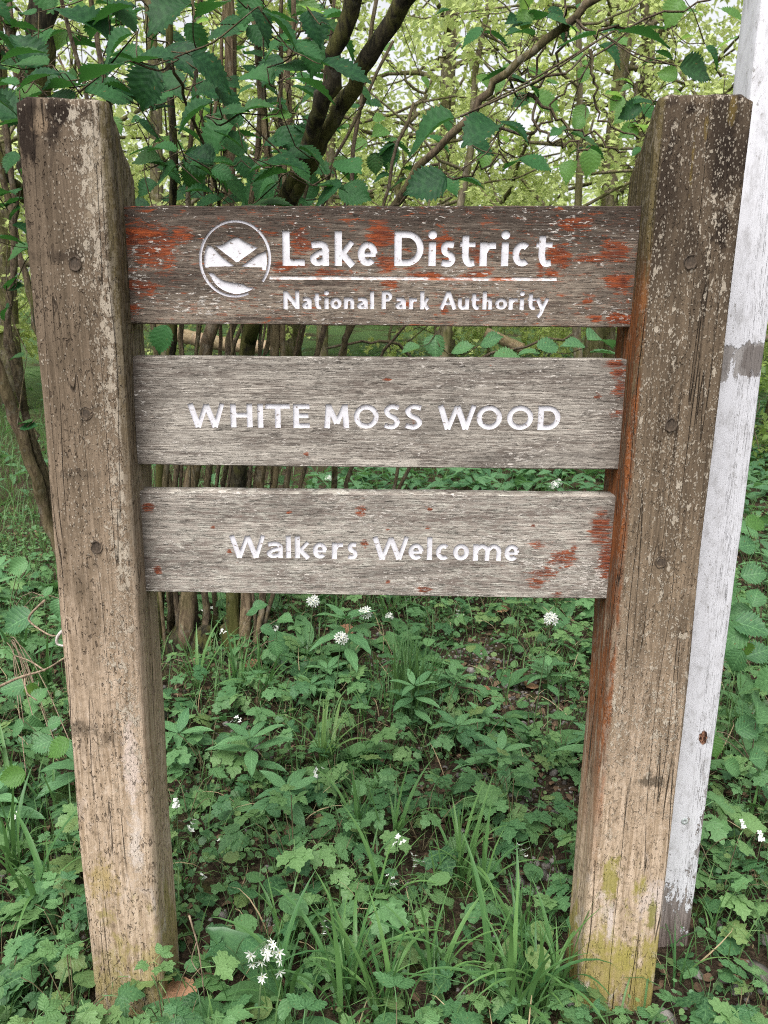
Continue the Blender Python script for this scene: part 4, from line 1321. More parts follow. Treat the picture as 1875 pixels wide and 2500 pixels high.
# bare places in the cover: (pixel on the ground, radius in metres, how stony)
BARE = [((1340, 1960), .17, 1), ((1330, 2150), .13, 1), ((1270, 1700), .26, .8), ((1180, 1600), .22, .7), ((1850, 2410), .10, 1), ((1680, 2420), .08, .3), ((560, 1800), .12, .4),
        ((1040, 1950), .10, .3), ((1690, 1850), .10, .7), ((520, 2230), .07, .5), ((940, 1590), .2, .5), ((640, 2270), .06, .6), ((1130, 1900), .10, .6)]
BARE = [(on_ground(*p), r * .78, k) for p, r, k in BARE]


def bareness(x, y, stony=False):
    x, y = np.asarray(x, float), np.asarray(y, float)
    m = np.zeros_like(x)
    for p, r, k in BARE:
        d = np.sqrt((x - p.x) ** 2 + ((y - p.y) / 1.1) ** 2) / r
        m = np.maximum(m, np.clip(1.35 - d, 0, 1) * (k if stony else 1))
    return m


def clear_of_posts(x, y, r=0.0):
    x, y = np.asarray(x, float), np.asarray(y, float)
    a = (np.abs(x + .537) < .085 + r) & (y > -.02 - r) & (y < .15 + r)
    b = (np.abs(x - .455) < .085 + r) & (y > -.02 - r) & (y < .15 + r)
    c = (np.abs(x - .63) < .055 + r) & (y > .14 - r) & (y < .26 + r)
    return ~(a | b | c)


def in_view(x, y, m=0.25):
    """Ground points within the camera's sideways spread, with a margin in metres."""
    y = np.asarray(y, float)
    return np.abs(np.asarray(x) + 0.05) < (y + 1.55) * 0.50 + m


def pebble_geo(seed):
    r_ = np.random.default_rng(seed)
    import itertools
    base = []
    for a in (-90, -38, 8, 45, 90):
        k = 1 if abs(a) == 90 else 6
        for j in range(k):
            an = 2 * math.pi * (j + (.5 if a in (-38, 45) else 0)) / 6
            q = 1 + r_.normal(0, .10)
            base.append((math.cos(R(a)) * math.cos(an) * q, math.cos(R(a)) * math.sin(an) * q * .8, math.sin(R(a)) * .6 * q))
    F = []
    for j in range(6): F.append((0, 1 + (j + 1) % 6, 1 + j))
    for q in range(2):
        for j in range(6):
            a, b = 1 + q * 6 + j, 1 + q * 6 + (j + 1) % 6
            F += [(a, b, b + 6), (a, b + 6, a + 6)]
    for j in range(6): F.append((13 + j, 13 + (j + 1) % 6, 19))
    v = np.array(base)
    return v, np.array(F), v[:, :2] * .5 + .5


def stone_mat(merged):
    t = NT('gravel_stone' if merged else 'stone')
    var = t.n('ShaderNodeAttribute', attribute_name='tint').outputs['Fac'] if merged else t.n('ShaderNodeObjectInfo').outputs['Random']
    c = t.coord()
    n = t.noise(t.scale(c, (90, 90, 90)) if merged else t.scale(c, (2.2, 2.2, 2.2)), 1.0, 5, 0.65)
    c1 = t.mix(var, (0.075, 0.068, 0.062), (0.29, 0.265, 0.25))
    c1 = t.mix(t.math('MULTIPLY', t.step(n, .45, .7), .6), c1, (0.10, 0.085, 0.06))
    return t.done(t.bsdf(c1, 0.85, 0.25, t.bump(n, .5, .004)))


PEB = [pebble_geo(k) for k in range(4)]
M_STONE_M, M_STONE = stone_mat(True), stone_mat(False)


def make_gravel():
    n = 60000
    x = rng.uniform(-1.9, 2.2, n); y = rng.uniform(-.4, 2.9, n)
    p = 0.035 + 0.95 * bareness(x, y, True) ** 1.2
    ok = (rng.random(n) < p * .62) & in_view(x, y) & clear_of_posts(x, y)
    x, y = x[ok], y[ok]
    n = len(x)
    s = np.exp(rng.normal(math.log(.0062), .42, n)).clip(.003, .017)
    an = rng.uniform(0, 6.28, n)
    P = np.stack([x, y, ground_h(x, y) + s * .12], 1)
    D = np.stack([np.cos(an), np.sin(an), rng.normal(0, .2, n)], 1)
    N = np.stack([rng.normal(0, .25, n), rng.normal(0, .25, n), np.ones(n)], 1)
    o = link('gravel', scatter('gravel', PEB, rng.integers(0, 4, n), P, D, N, s, rng.random(n), M_STONE_M))
    tag(o, 'small grey stones scattered over the bare soil between the plants', 'gravel', kind='stuff')


make_gravel()


def make_litter():
    n = 15000
    x = rng.uniform(-4, 4, n); y = rng.uniform(-.4, 4.5, n)
    ok = in_view(x, y, 1.5) & clear_of_posts(x, y, .01)
    x, y = x[ok], y[ok]
    n = len(x)
    an = rng.uniform(0, 6.28, n)
    s = rng.uniform(.012, .042, n)
    P = np.stack([x, y, ground_h(x, y) + rng.uniform(.002, .014, n)], 1)
    D = np.stack([np.cos(an), np.sin(an), rng.normal(0, .25, n)], 1)
    N = np.stack([rng.normal(0, .4, n), rng.normal(0, .4, n), np.ones(n)], 1)
    g = [leaf_geo(w_hazel, 4, 1, 0, .5, .5), leaf_geo(w_lance, 4, 1, 0, .7, .4)]
    o = link('leaf_litter', scatter('leaf_litter', g, rng.integers(0, 2, n), P, D, N, s, rng.random(n), M_LITTER))
    tag(o, 'brown dead leaves and scraps lying on the soil', 'leaf litter', kind='stuff')


make_litter()


def make_cover():
    """Low seedlings, clover and moss shoots under the taller plants."""
    n = 118000
    x = rng.uniform(-3.8, 3.8, n); y = rng.uniform(-.45, 4.2, n)
    nz = np.sin(5 * x + 1.3 * np.sin(4 * y)) * np.sin(6 * y + 2 + np.sin(3 * x))
    p = np.clip(0.62 + 0.5 * nz, 0.15, 1) * (1 - .93 * bareness(x, y)) * np.clip(1.1 - .12 * y, .5, 1)
    ok = (rng.random(n) < p) & in_view(x, y, 1.4) & clear_of_posts(x, y, .006)
    x, y = x[ok], y[ok]
    n = len(x)
    an = rng.uniform(0, 6.28, n)
    s = np.exp(rng.normal(math.log(.0155), .38, n)).clip(.008, .036) * (1 + .12 * np.clip(y, 0, 4))
    h = rng.gamma(2.0, .016, n).clip(.004, .085)
    P = np.stack([x, y, ground_h(x, y) + h], 1)
    D = np.stack([np.cos(an), np.sin(an), rng.normal(-.05, .35, n)], 1)
    N = np.stack([rng.normal(0, .35, n), rng.normal(-.15, .35, n), np.ones(n)], 1)
    tint = np.clip(.45 + .35 * np.sin(3.1 * x + 2) * np.sin(2.7 * y) + rng.normal(0, .22, n), 0, 1)
    o = link('ground_cover', scatter('ground_cover', COVER_GEO, rng.integers(0, 2, n), P, D, N, s, tint, M_COVER))
    tag(o, 'small clover-like seedlings covering the soil under the taller plants', 'ground cover', kind='stuff')


make_cover()


def make_grass():
    """Fine grass through the cover, thicker on the meadow to the left and far back."""
    n = 54000
    y = -.4 + 9.5 * rng.random(n) ** 1.5
    x = rng.uniform(-1, 1, n) * ((y + 1.55) * .62 + 1.3) - .05
    near = y < 2.4
    left = np.clip((-.9 - x) / .8, 0, 1)
    p = np.where(near, .50 + .4 * (np.sin(4 * x + 5) * np.sin(5 * y) > .1), .35 + .65 * left)
    ok = (rng.random(n) < p * (1 - .9 * bareness(x, y))) & clear_of_posts(x, y, .008)
    x, y = x[ok], y[ok]
    n = len(x)
    an = rng.uniform(0, 6.28, n)
    P = np.stack([x, y, ground_h(x, y) - .004], 1)
    D = np.stack([np.cos(an), np.sin(an), np.zeros(n)], 1)
    N = np.tile((0., 0., 1.), (n, 1))
    s = rng.uniform(.05, .17, n) * (1 + .10 * np.clip(y, 0, 8))
    g = [blade_geo(R(a), w, sd, 4) for a, w, sd in ((30, .011, .1), (70, .012, -.1), (110, .012, .12))]
    o = link('grass', scatter('grass', g, rng.integers(0, 3, n), P, D, N, s, np.clip(rng.normal(.45, .25, n) + .25 * left[ok] if False else rng.normal(.45, .25, n), 0, 1), M_GRASS_M))
    tag(o, 'fine green grass growing through the ground plants', 'grass', kind='stuff')


make_grass()


def make_garlic_carpet():
    n = 23000
    y = 3.0 + 13.0 * rng.random(n) ** 1.25
    x = rng.uniform(-1, 1, n) * ((y + 1.5) * .75 + .9)
    clump = np.sin(1.9 * x + 1.1 * y) + np.sin(2.3 * y - .9 * x + 1)
    p = np.clip((x + .75 + .15 * np.sin(2 * y)) / .5, .12, 1) * np.clip((y - 3.0 + .3 * clump) / 1.2, .1, 1)
    p = np.where((x > 1.1) & (y < 4.6), p * .25, p)
    ok = rng.random(n) < p
    x, y = x[ok], y[ok]
    n = len(x)
    an = rng.uniform(0, 6.28, n)
    h = rng.uniform(.02, .20, n)
    P = np.stack([x, y, ground_h(x, y) + h], 1)
    D = np.stack([np.cos(an), np.sin(an), rng.uniform(.1, .9, n)], 1)
    N = np.stack([-.5 * np.cos(an) + rng.normal(0, .3, n), -.5 * np.sin(an) + rng.normal(0, .3, n), np.ones(n)], 1)
    g = [leaf_geo(w_garlic, 6, 1, 0, .25, .55), leaf_geo(w_garlic, 6, 1, 0, .3, .9, side=.1)]
    o = link('garlic_carpet', scatter('garlic_carpet', g, rng.integers(0, 2, n), P, D, N, rng.uniform(.10, .21, n), np.clip(rng.normal(.5, .28, n), 0, 1), M_GARLIC_M))
    tag(o, 'broad leaved wild garlic carpeting the wood floor behind the sign', 'wild garlic', kind='stuff')


make_garlic_carpet()


def make_straw():
    n = 700
    x = rng.uniform(-1.6, 1.6, n); y = rng.uniform(-.35, 2.6, n)
    ok = in_view(x, y, .3) & clear_of_posts(x, y, .01)
    x, y = x[ok], y[ok]
    n = len(x)
    an = rng.uniform(0, 6.28, n)
    g = [blade_geo(R(a), w, sd, 5) for a, w, sd in ((80, .006, .1), (120, .007, -.2), (150, .006, .15))]
    o = link('dry_grass', scatter('dry_grass', g, rng.integers(0, 3, n), np.stack([x, y, ground_h(x, y)], 1), np.stack([np.cos(an), np.sin(an), np.zeros(n)], 1), np.stack([rng.normal(0, .4, n), rng.normal(0, .4, n), np.ones(n)], 1), rng.uniform(.08, .2, n), rng.random(n), M_STRAW))
    tag(o, 'thin straw-coloured dead grass stalks among the plants', 'dry grass', kind='stuff')


M_STRAW = leaf_mat('straw', (0.22, 0.16, 0.085), (0.45, 0.36, 0.22), (0.3, 0.24, 0.12), 0.15, merged=True, rough=0.7)
make_straw()

# ------------------------------------------------------------------ woodland behind
def gen_tree(r_, base, height, r0, lean, limbs, spread, first, leaf_n, leaf_size, zmax=None):
    """Returns trunk mesh builder, branch mesh builder and leaf arrays of one tree."""
    trunk, br = MB(), MB()
    base = np.array(base, float)
    K = 9
    pts = []
    for k in range(K + 1):
        t = k / K
        pts.append(base + np.array([lean[0] * t + .12 * math.sin(3 * t + base[0]) * t, lean[1] * t, height * t]) + np.append(r_.normal(0, .03, 2), 0) * (k > 0))
    rad = [r0 * (1.35 if k == 0 else 1.0) * (1 - .80 * k / K) for k in range(K + 1)]
    pts[0] = pts[0] - np.array([0, 0, .25])
    trunk.tube(pts, rad, 9)
    P, D, N = [], [], []
    def path(p, d, L, n, up, wob):
        q = [p]
        for _ in range(n):
            d = d + r_.normal(0, wob, 3) + np.array([0, 0, up])
            d = d / np.linalg.norm(d)
            q.append(q[-1] + d * L / n)
        return q, d
    for i in range(limbs):
        t = first + (.97 - first) * (i + r_.random()) / limbs
        k = min(K - 1, int(t * K)); f = t * K - k
        p = pts[k] * (1 - f) + pts[k + 1] * f
        a = r_.uniform(0, 6.28)
        L = spread * (1.15 - .65 * t) * r_.uniform(.7, 1.2)
        d = np.array([math.cos(a), math.sin(a), r_.uniform(-.05, .55)])
        q, _ = path(p, d / np.linalg.norm(d), L, 6, .03, .20)
        r1 = r0 * (1 - .8 * t) * .34 + .005
        br.tube(q, [r1 * (1 - .75 * m / 6) for m in range(7)], 5, cap=False)
        for j in range(5):
            m = r_.integers(1, 7)
            dd = q[m] - q[m - 1]
            dd = dd / np.linalg.norm(dd) + r_.normal(0, .7, 3) * np.array([1, 1, .55])
            q2, _ = path(q[m], dd / np.linalg.norm(dd), L * r_.uniform(.3, .55), 4, .0, .28)
            br.tube(q2, [r1 * .42 * (1 - .7 * g / 4) + .002 for g in range(5)], 4, cap=False) if j < 1 else None
            for w in range(4):
                m2 = r_.integers(1, 5)
                d3 = q2[m2] - q2[m2 - 1]
                d3 = d3 / np.linalg.norm(d3) + r_.normal(0, .75, 3) * np.array([1, 1, .45])
                q3, _ = path(q2[m2], d3 / np.linalg.norm(d3), L * r_.uniform(.14, .32), 3, -.03, .2)
                if w == 9: br.tube(q3, [.0035, .0028, .002, .0014], 3, cap=False)
                for s_ in range(leaf_n):
                    u = r_.uniform(.1, 1.0) * 3
                    g = min(2, int(u))
                    pp = q3[g] + (q3[g + 1] - q3[g]) * (u - g) + r_.normal(0, .035, 3)
                    e = q3[g + 1] - q3[g]
                    e = e / (np.linalg.norm(e) + 1e-6) + r_.normal(0, .8, 3) + np.array([0, 0, -.25])
                    P.append(pp); D.append(e); N.append((r_.normal(0, .45), r_.normal(0, .45) - .15, 1))
    S = r_.uniform(.7, 1.25, len(P)) * leaf_size
    return trunk, br, np.array(P), np.array(D), np.array(N), S


def woodland_tree(k, x, y, height, r0, lean, limbs, spread, first, leaf_n, leaf_size, label, mat, bark=None, group='trees in the wood behind the sign', name='woodland_tree'):
    r_ = np.random.default_rng(500 + k)
    z = gh(x, y)
    root = empty(name, (x, y, z))
    tag(root, label, 'tree' if 'tree' in name else 'shrub', group)
    tr, br, P, D, N, S = gen_tree(r_, (0, 0, 0), height, r0, lean, limbs, spread, first, leaf_n, leaf_size)
    tr.build('trunk', bark or M_BARK_F, root)
    b = br.build('branches', bark or M_BARK_F, root)
    b['kind'] = 'stuff'
    tint = np.clip(.5 + .30 * np.sin(P[:, 0] * 1.7 + k) * np.sin(P[:, 2] * 1.9 + 1) + r_.normal(0, .2, len(P)), 0, 1)
    cr = link('crown', scatter('crown', FAR_GEO, r_.integers(0, 3, len(P)), P, D, N, S, tint, mat), root)
    return root


# x, y, height, trunk radius, lean, limbs, spread, first limb, leaves per twig, leaf size
TREES = [
    (2.75, 9.2, 9.5, .135, (.2, .2), 24, 3.0, .16, 22, .085, 'upright brown trunked tree framed between the diagonal branch and the right post', M_WOOD_FAR),
    (1.05, 11.5, 10, .17, (-.3, 0), 26, 3.6, .14, 17, .095, 'thick trunked tree glimpsed through the upper gap right of centre', M_WOOD_FAR),
    (-.75, 9.0, 8.5, .085, (.3, 0), 22, 2.8, .16, 17, .085, 'slender pale leaved tree behind the fork of the hazel', M_WOOD_FAR),
    (-2.5, 8.2, 8, .10, (-.2, .3), 22, 2.9, .16, 17, .085, 'slender tree behind the top of the left post', M_WOOD_FAR),
    (4.4, 7.6, 8, .12, (.1, 0), 22, 3.0, .12, 19, .080, 'leafy yellow green tree beside the top of the white post', M_WOOD_FAR),
    (-4.9, 9.5, 9, .15, (.4, 0), 24, 3.2, .14, 17, .09, 'tree showing along the left edge beyond the dark trunk', M_WOOD_FAR),
    (0.55, 7.0, 6.5, .055, (.5, 0), 18, 2.5, .20, 14, .075, 'thin crooked tree with open twigs above the middle of the sign', M_WOOD_FAR),
    (1.9, 6.2, 6.0, .050, (-.5, .2), 16, 2.3, .22, 13, .070, 'thin open tree with mossy twigs left of the right post top', M_WOOD_FAR),
    (-1.6, 13.5, 11, .17, (0, 0), 26, 4.0, .14, 17, .11, 'distant tree behind the hazel stems', M_WOOD_FAR),
    (4.6, 13.5, 11, .18, (-.4, 0), 26, 4.0, .14, 17, .11, 'distant tree right of the brown trunked one', M_WOOD_FAR),
    (7.4, 11.5, 10, .17, (0, 0), 24, 3.6, .14, 17, .10, 'tree at the right edge behind the white post', M_WOOD_FAR),
    (-7.6, 8.0, 9, .14, (.2, 0), 22, 3.2, .12, 11, .10, 'tree outside the left edge of the wood', M_WOOD_FAR),
    (-11.5, 13, 10, .17, (0, 0), 22, 3.8, .10, 11, .13, 'far tree outside the left edge of the wood', M_WOOD_FAR),
    (8.6, 7.0, 8.5, .13, (0, 0), 22, 3.1, .12, 11, .10, 'tree outside the right edge of the wood', M_WOOD_FAR),
    (12.5, 13, 10, .17, (0, 0), 22, 3.8, .10, 11, .13, 'far tree outside the right edge of the wood', M_WOOD_FAR),
    (-6.2, 15, 11, .19, (0, 0), 26, 4.2, .14, 17, .12, 'distant tree at the left edge of the wood', M_WOOD_FAR),
]
for k, a in enumerate(TREES):
    woodland_tree(k, a[0], a[1], a[2], a[3], a[4], a[5], a[6], a[7], a[8], a[9], a[10], a[11])

SHRUBS = [
    (3.3, 10.5, 3.2, .03, (0, 0), 16, 1.9, .10, 17, .085, 'yellow green shrub below the brown trunked tree', M_WOOD_FAR),
    (0.2, 13.0, 3.4, .03, (0, 0), 16, 2.2, .10, 17, .10, 'bright shrub behind the middle of the upper board', M_WOOD_FAR),
    (2.0, 13.5, 3.6, .03, (0, 0), 16, 2.2, .08, 17, .10, 'wide pale shrub left of the brown trunked tree', M_WOOD_FAR),
    (5.6, 12.0, 3.6, .03, (0, 0), 16, 2.3, .10, 17, .10, 'yellow shrub low beside the white post', M_WOOD_FAR),
    (-3.6, 12.5, 3.4, .03, (0, 0), 16, 2.1, .10, 17, .10, 'pale shrub beyond the left post', M_WOOD_FAR),
    (-5.6, 11.0, 3.0, .03, (0, 0), 16, 2.0, .10, 17, .09, 'pale shrub at the left edge of the wood', M_WOOD_FAR),
    (-1.7, 15.5, 4.0, .03, (0, 0), 16, 2.4, .10, 17, .11, 'pale shrub glimpsed between the hazel stems', M_WOOD_FAR),
    (4.1, 6.4, 1.5, .02, (0, 0), 14, 1.0, .10, 10, .075, 'low green shrub to the right of the white post', M_WOOD_MID),
]
for k, a in enumerate(SHRUBS):
    woodland_tree(40 + k, *a[:10], a[10], a[11], group='shrubs in the wood behind the sign', name='shrub')


def make_far_wood():
    n = 90000
    y = rng.uniform(19, 34, n); x = rng.uniform(-1, 1, n) * (y * .95 + 6)
    z = rng.gamma(1.9, 1.35, n)
    cl = np.sin(.9 * x + 1) * np.sin(1.1 * z + .6 * x) + .6 * np.sin(2.1 * x + 1.7 * z)
    ok = (z < 10.5) & (rng.random(n) < np.clip(.62 + .35 * cl, .08, 1))
    x, y, z = x[ok], y[ok], z[ok]
    n = len(x)
    P = np.stack([x, y, ground_h(x, y) + z], 1)
    D = rng.normal(0, 1, (n, 3)); D[:, 2] *= .5
    N = np.stack([rng.normal(0, .6, n), rng.normal(0, .6, n) - .2, np.ones(n)], 1)
    tint = np.clip(.55 + .3 * np.sin(1.3 * x) * np.sin(1.6 * z) + rng.normal(0, .2, n), 0, 1)
    o = link('far_foliage', scatter('far_foliage', FAR_GEO, rng.integers(0, 3, n), P, D, N, rng.uniform(.16, .30, n), tint, M_WOOD_FAR))
    tag(o, 'pale spring foliage of the far wood closing the view', 'foliage', kind='stuff')


make_far_wood()

# ------------------------------------------------------------------ hazel bushes close behind the sign
TO_CAM = -FWD


def px_path(wp, n=5):
    """World path through (u, v, y) image points at the given distances behind the sign; a pair is a point on the ground."""
    pts = []
    for w in wp:
        if len(w) == 2:
            g = on_ground(*w)
            pts.append(np.array((g.x, g.y, g.z - .04)))
        else:
            pts.append(np.array(on_plane(*w)))
    return smooth_path(pts, n)


def stem_obj(root, wp, rpx, mat, name='stem', taper=.8, label=None, wob=.006):
    q = px_path(wp)
    r_ = np.random.default_rng(int(abs(wp[0][0]) * 7 + abs(wp[0][1])))
    o = np.array(root.location)
    rad = []
    for i, p in enumerate(q):
        d = (Vector(p) - CAM).dot(FWD)
        t = i / (len(q) - 1)
        rp = rpx[0] + (rpx[1] - rpx[0]) * t if isinstance(rpx, tuple) else rpx
        rad.append(max(.0015, rp / FPX * d))
    q = [p - o + r_.normal(0, wob, 3) * (0 < i < len(q) - 1) for i, p in enumerate(q)]
    rad[0] *= 1.25
    mb = MB()
    mb.tube(q, [a * (1 + r_.normal(0, .05)) for a in rad], 9 if rad[0] > .012 else 6)
    ob = mb.build(name, mat, root)
    if label: ob['label'] = label
    return ob, [p + o for p in q]


g0 = on_ground(520, 1580)
hazel = empty('hazel_bush', g0)
tag(hazel, 'dark leaved many stemmed hazel growing close behind the left half of the sign', 'bush', 'hazels close to the sign')
Yh = g0.y
HS = [
    ([(392, 1585), (388, 1180, Yh), (420, 830, Yh - .1), (420, 300, Yh - .2), (400, -260, Yh - .3)], (13, 8), M_BARK_D),
    ([(430, 1580), (425, 1180, Yh), (450, 830, Yh), (470, 300, Yh), (520, -200, Yh - .1)], (8, 5), M_BARK_T),
    ([(455, 1590), (465, 1180, Yh), (512, 830, Yh), (560, 480, Yh), (555, -200, Yh)], (19, 14), M_BARK_B),
    ([(505, 1600), (503, 1450, Yh), (508, 1180, Yh), (562, 830, Yh), (612, 480, Yh), (655, -200, Yh)], (9, 7), M_BARK_T),
    ([(625, 1600), (640, 1450, Yh), (670, 1180, Yh), (690, 830, Yh), (700, 400, Yh), (720, -200, Yh)], (8, 6), M_BARK_B),
    ([(642, 1560), (652, 1450, Yh), (700, 1180, Yh), (782, 830, Yh), (850, 450, Yh + .1), (930, -60, Yh + .1)], (9, 5), M_BARK_T),
    ([(590, 1612), (608, 1450, Yh), (635, 1180, Yh), (672, 830, Yh), (660, 480, Yh), (600, -200, Yh)], (16, 9), M_BARK_B),
    ([(412, 1560), (405, 1180, Yh), (380, 830, Yh), (310, 480, Yh), (190, -150, Yh)], (9, 6), M_BARK_T),
    ([(470, 1560), (470, 1450, Yh), (410, 1180, Yh), (340, 830, Yh), (250, 400, Yh - .1), (110, -150, Yh - .2)], (7, 5), M_BARK_T),
    ([(440, 1580), (445, 1450, Yh), (525, 1180, Yh), (575, 830, Yh - .1), (745, 480, Yh - .2), (820, -50, Yh - .3)], (6, 4), M_BARK_T),
    ([(480, 1580), (555, 1180, Yh), (640, 830, Yh - .2), (560, 560, Yh - .4), (470, 300, Yh - .7), (420, 150, Yh - .9)], (5, 4), M_BARK_T),
    ([(410, 1575), (412, 1450, Yh), (440, 1180, Yh), (480, 830, Yh - .1), (500, 480, Yh - .2), (470, 0, Yh - .3)], (5, 4), M_BARK_T),
    ([(445, 1575), (447, 1450, Yh + .1), (455, 1180, Yh + .1), (540, 830, Yh + .1), (520, 400, Yh), (580, -200, Yh)], (6, 4), M_BARK_B),
    ([(560, 1575), (560, 1450, Yh + .15), (600, 1180, Yh + .15), (735, 830, Yh + .1), (790, 480, Yh), (960, 100, Yh)], (5, 4), M_BARK_T),
    ([(520, 1560), (530, 1450, Yh + .2), (545, 1180, Yh + .2), (655, 830, Yh + .2), (680, 480, Yh + .1), (690, -100, Yh)], (7, 5), M_BARK_T),
    ([(620, 1590), (665, 1450, Yh), (735, 1180, Yh), (835, 830, Yh), (930, 500, Yh), (1010, 250, Yh)], (6, 4), M_BARK_T),
    ([(575, 1590), (570, 1400, Yh), (582, 1180, Yh - .05), (608, 830, Yh - .2), (690, 520, Yh - .4), (760, 330, Yh - .6), (810, 170, Yh - .7), (880, -60, Yh - .8)], (17, 23), M_BARK_D),
]
thick = [(608, 830, Yh - .2), (690, 540, Yh - .4), (745, 430, Yh - .5), (800, 320, Yh - .58), (880, 180, Yh - .66), (1010, -30, Yh - .8), (1080, -200, Yh - .9)]
for wp, r_, m in HS:
    stem_obj(hazel, wp, r_, m)
stem_obj(hazel, thick, (15, 24), M_BARK_D, label='dark mossy limb leaning to the right')
r_ = np.random.default_rng(77)
for k in range(8):     # thin shoots from the stool
    u0 = r_.uniform(385, 660); dv = r_.uniform(-160, 200)
    stem_obj(hazel, [(u0, r_.uniform(1550, 1605)), (u0 + dv * .12, 1400, Yh), (u0 + dv * .35, 1100, Yh + r_.normal(0, .1)), (u0 + dv * .9 + r_.normal(0, 30), 600, Yh + r_.normal(0, .2)), (u0 + dv * 1.5 + r_.normal(0, 50), r_.uniform(0, 300), Yh + r_.normal(0, .3))],
             (r_.uniform(3, 5), 2.2), [M_BARK_T, M_BARK_B][k % 2])
# mossy stool
mb = MB()
for k in range(7):
    a = 2 * math.pi * k / 7
    c_ = np.array([.20 * math.cos(a), .10 * math.sin(a) + .06, -.08])
    mb.tube([c_, c_ * .9 + [0, 0, .07], c_ * .6 + [0, 0, .12], c_ * .4 + [0, 0, .14]], [.07, .06, .045, .02], 8)
st = mb.build('stool', M_BARK_D, hazel)
st['kind'] = 'stuff'

ghz = on_ground(880, 1470)
hazel2 = empty('hazel_bush', ghz)
tag(hazel2, 'hazel whose long bare branch slants up between the hazel stems and the right post', 'bush', 'hazels close to the sign')
_, diag = stem_obj(hazel2, [(800, 1450), (815, 1180, 2.0), (850, 830, 1.7), (955, 505, 1.45), (1130, 300, 1.35), (1235, 185, 1.3), (1400, 45, 1.25), (1560, -90, 1.2)], (7, 11), M_BARK, name='branch')
stem_obj(hazel2, [(880, 1455), (850, 1180, 2.4), (890, 1000, 2.4), (960, 830, 2.3), (1120, 690, 2.2)], (6, 3), M_BARK_T)
stem_obj(hazel2, [(905, 1465), (960, 1180, 2.6), (1010, 900, 2.6), (930, 835, 2.5), (800, 850, 2.4)], (5, 3), M_BARK_T)
stem_obj(hazel2, [(870, 1450), (980, 1180, 2.5), (1150, 900, 2.4), (1260, 850, 2.3), (1400, 815, 2.2)], (5, 3), M_BARK_T)

gl = on_ground(180, 1450)
hazel3 = empty('hazel_bush', gl)
tag(hazel3, 'leaning brown stems of a hazel at the left edge behind the left post', 'bush', 'hazels close to the sign')
y3 = gl.y
stem_obj(hazel3, [(178, 1450), (120, 1280, y3), (62, 1090, y3 - .1), (-10, 900, y3 - .2), (-150, 560, y3 - .3)], (13, 17), M_BARK_B)
stem_obj(hazel3, [(190, 1440), (118, 1190, y3), (62, 1000, y3 - .1), (18, 800, y3 - .2), (34, 640, y3 - .2), (33, 480, y3 - .2), (5, 250, y3 - .2), (-10, 0, y3 - .2)], (10, 7), M_BARK_T)
stem_obj(hazel3, [(62, 1000, y3 - .1), (16, 790, y3 - .2), (-6, 740, y3 - .2), (-60, 600, y3 - .2)], (8, 6), M_BARK_T)
stem_obj(hazel3, [(185, 1440), (135, 1240, y3 + .2), (95, 1090, y3 + .2), (70, 1030, y3 + .2), (20, 960, y3 + .2)], (5, 3), M_BARK_T)
stem_obj(hazel3, [(200, 1430), (150, 1000, y3 + .3), (100, 830, y3 + .3), (55, 640, y3 + .3), (20, 480, y3 + .3), (-40, 200, y3 + .2)], (9, 8), M_BARK)

# dark ivy-black trunk on the left
gt = on_ground(200, 1440)
dk = empty('young_tree', gt)
tag(dk, 'dark mossy trunk rising behind the left post', 'tree')
stem_obj(dk, [(215, 1440), (165, 1100, gt.y), (128, 850, gt.y), (100, 560, gt.y), (88, 330, gt.y), (98, 120, gt.y), (92, -200, gt.y)], (27, 36), M_BARK_D, name='trunk', wob=.012)
stem_obj(dk, [(110, 620, gt.y), (60, 480, gt.y - .1), (20, 420, gt.y - .2), (-50, 250, gt.y - .2)], (11, 8), M_BARK_D, name='limb')
stem_obj(dk, [(90, 300, gt.y), (40, 180, gt.y - .1), (20, 40, gt.y - .1), (-10, -150, gt.y - .1)], (14, 11), M_BARK_B, name='limb')

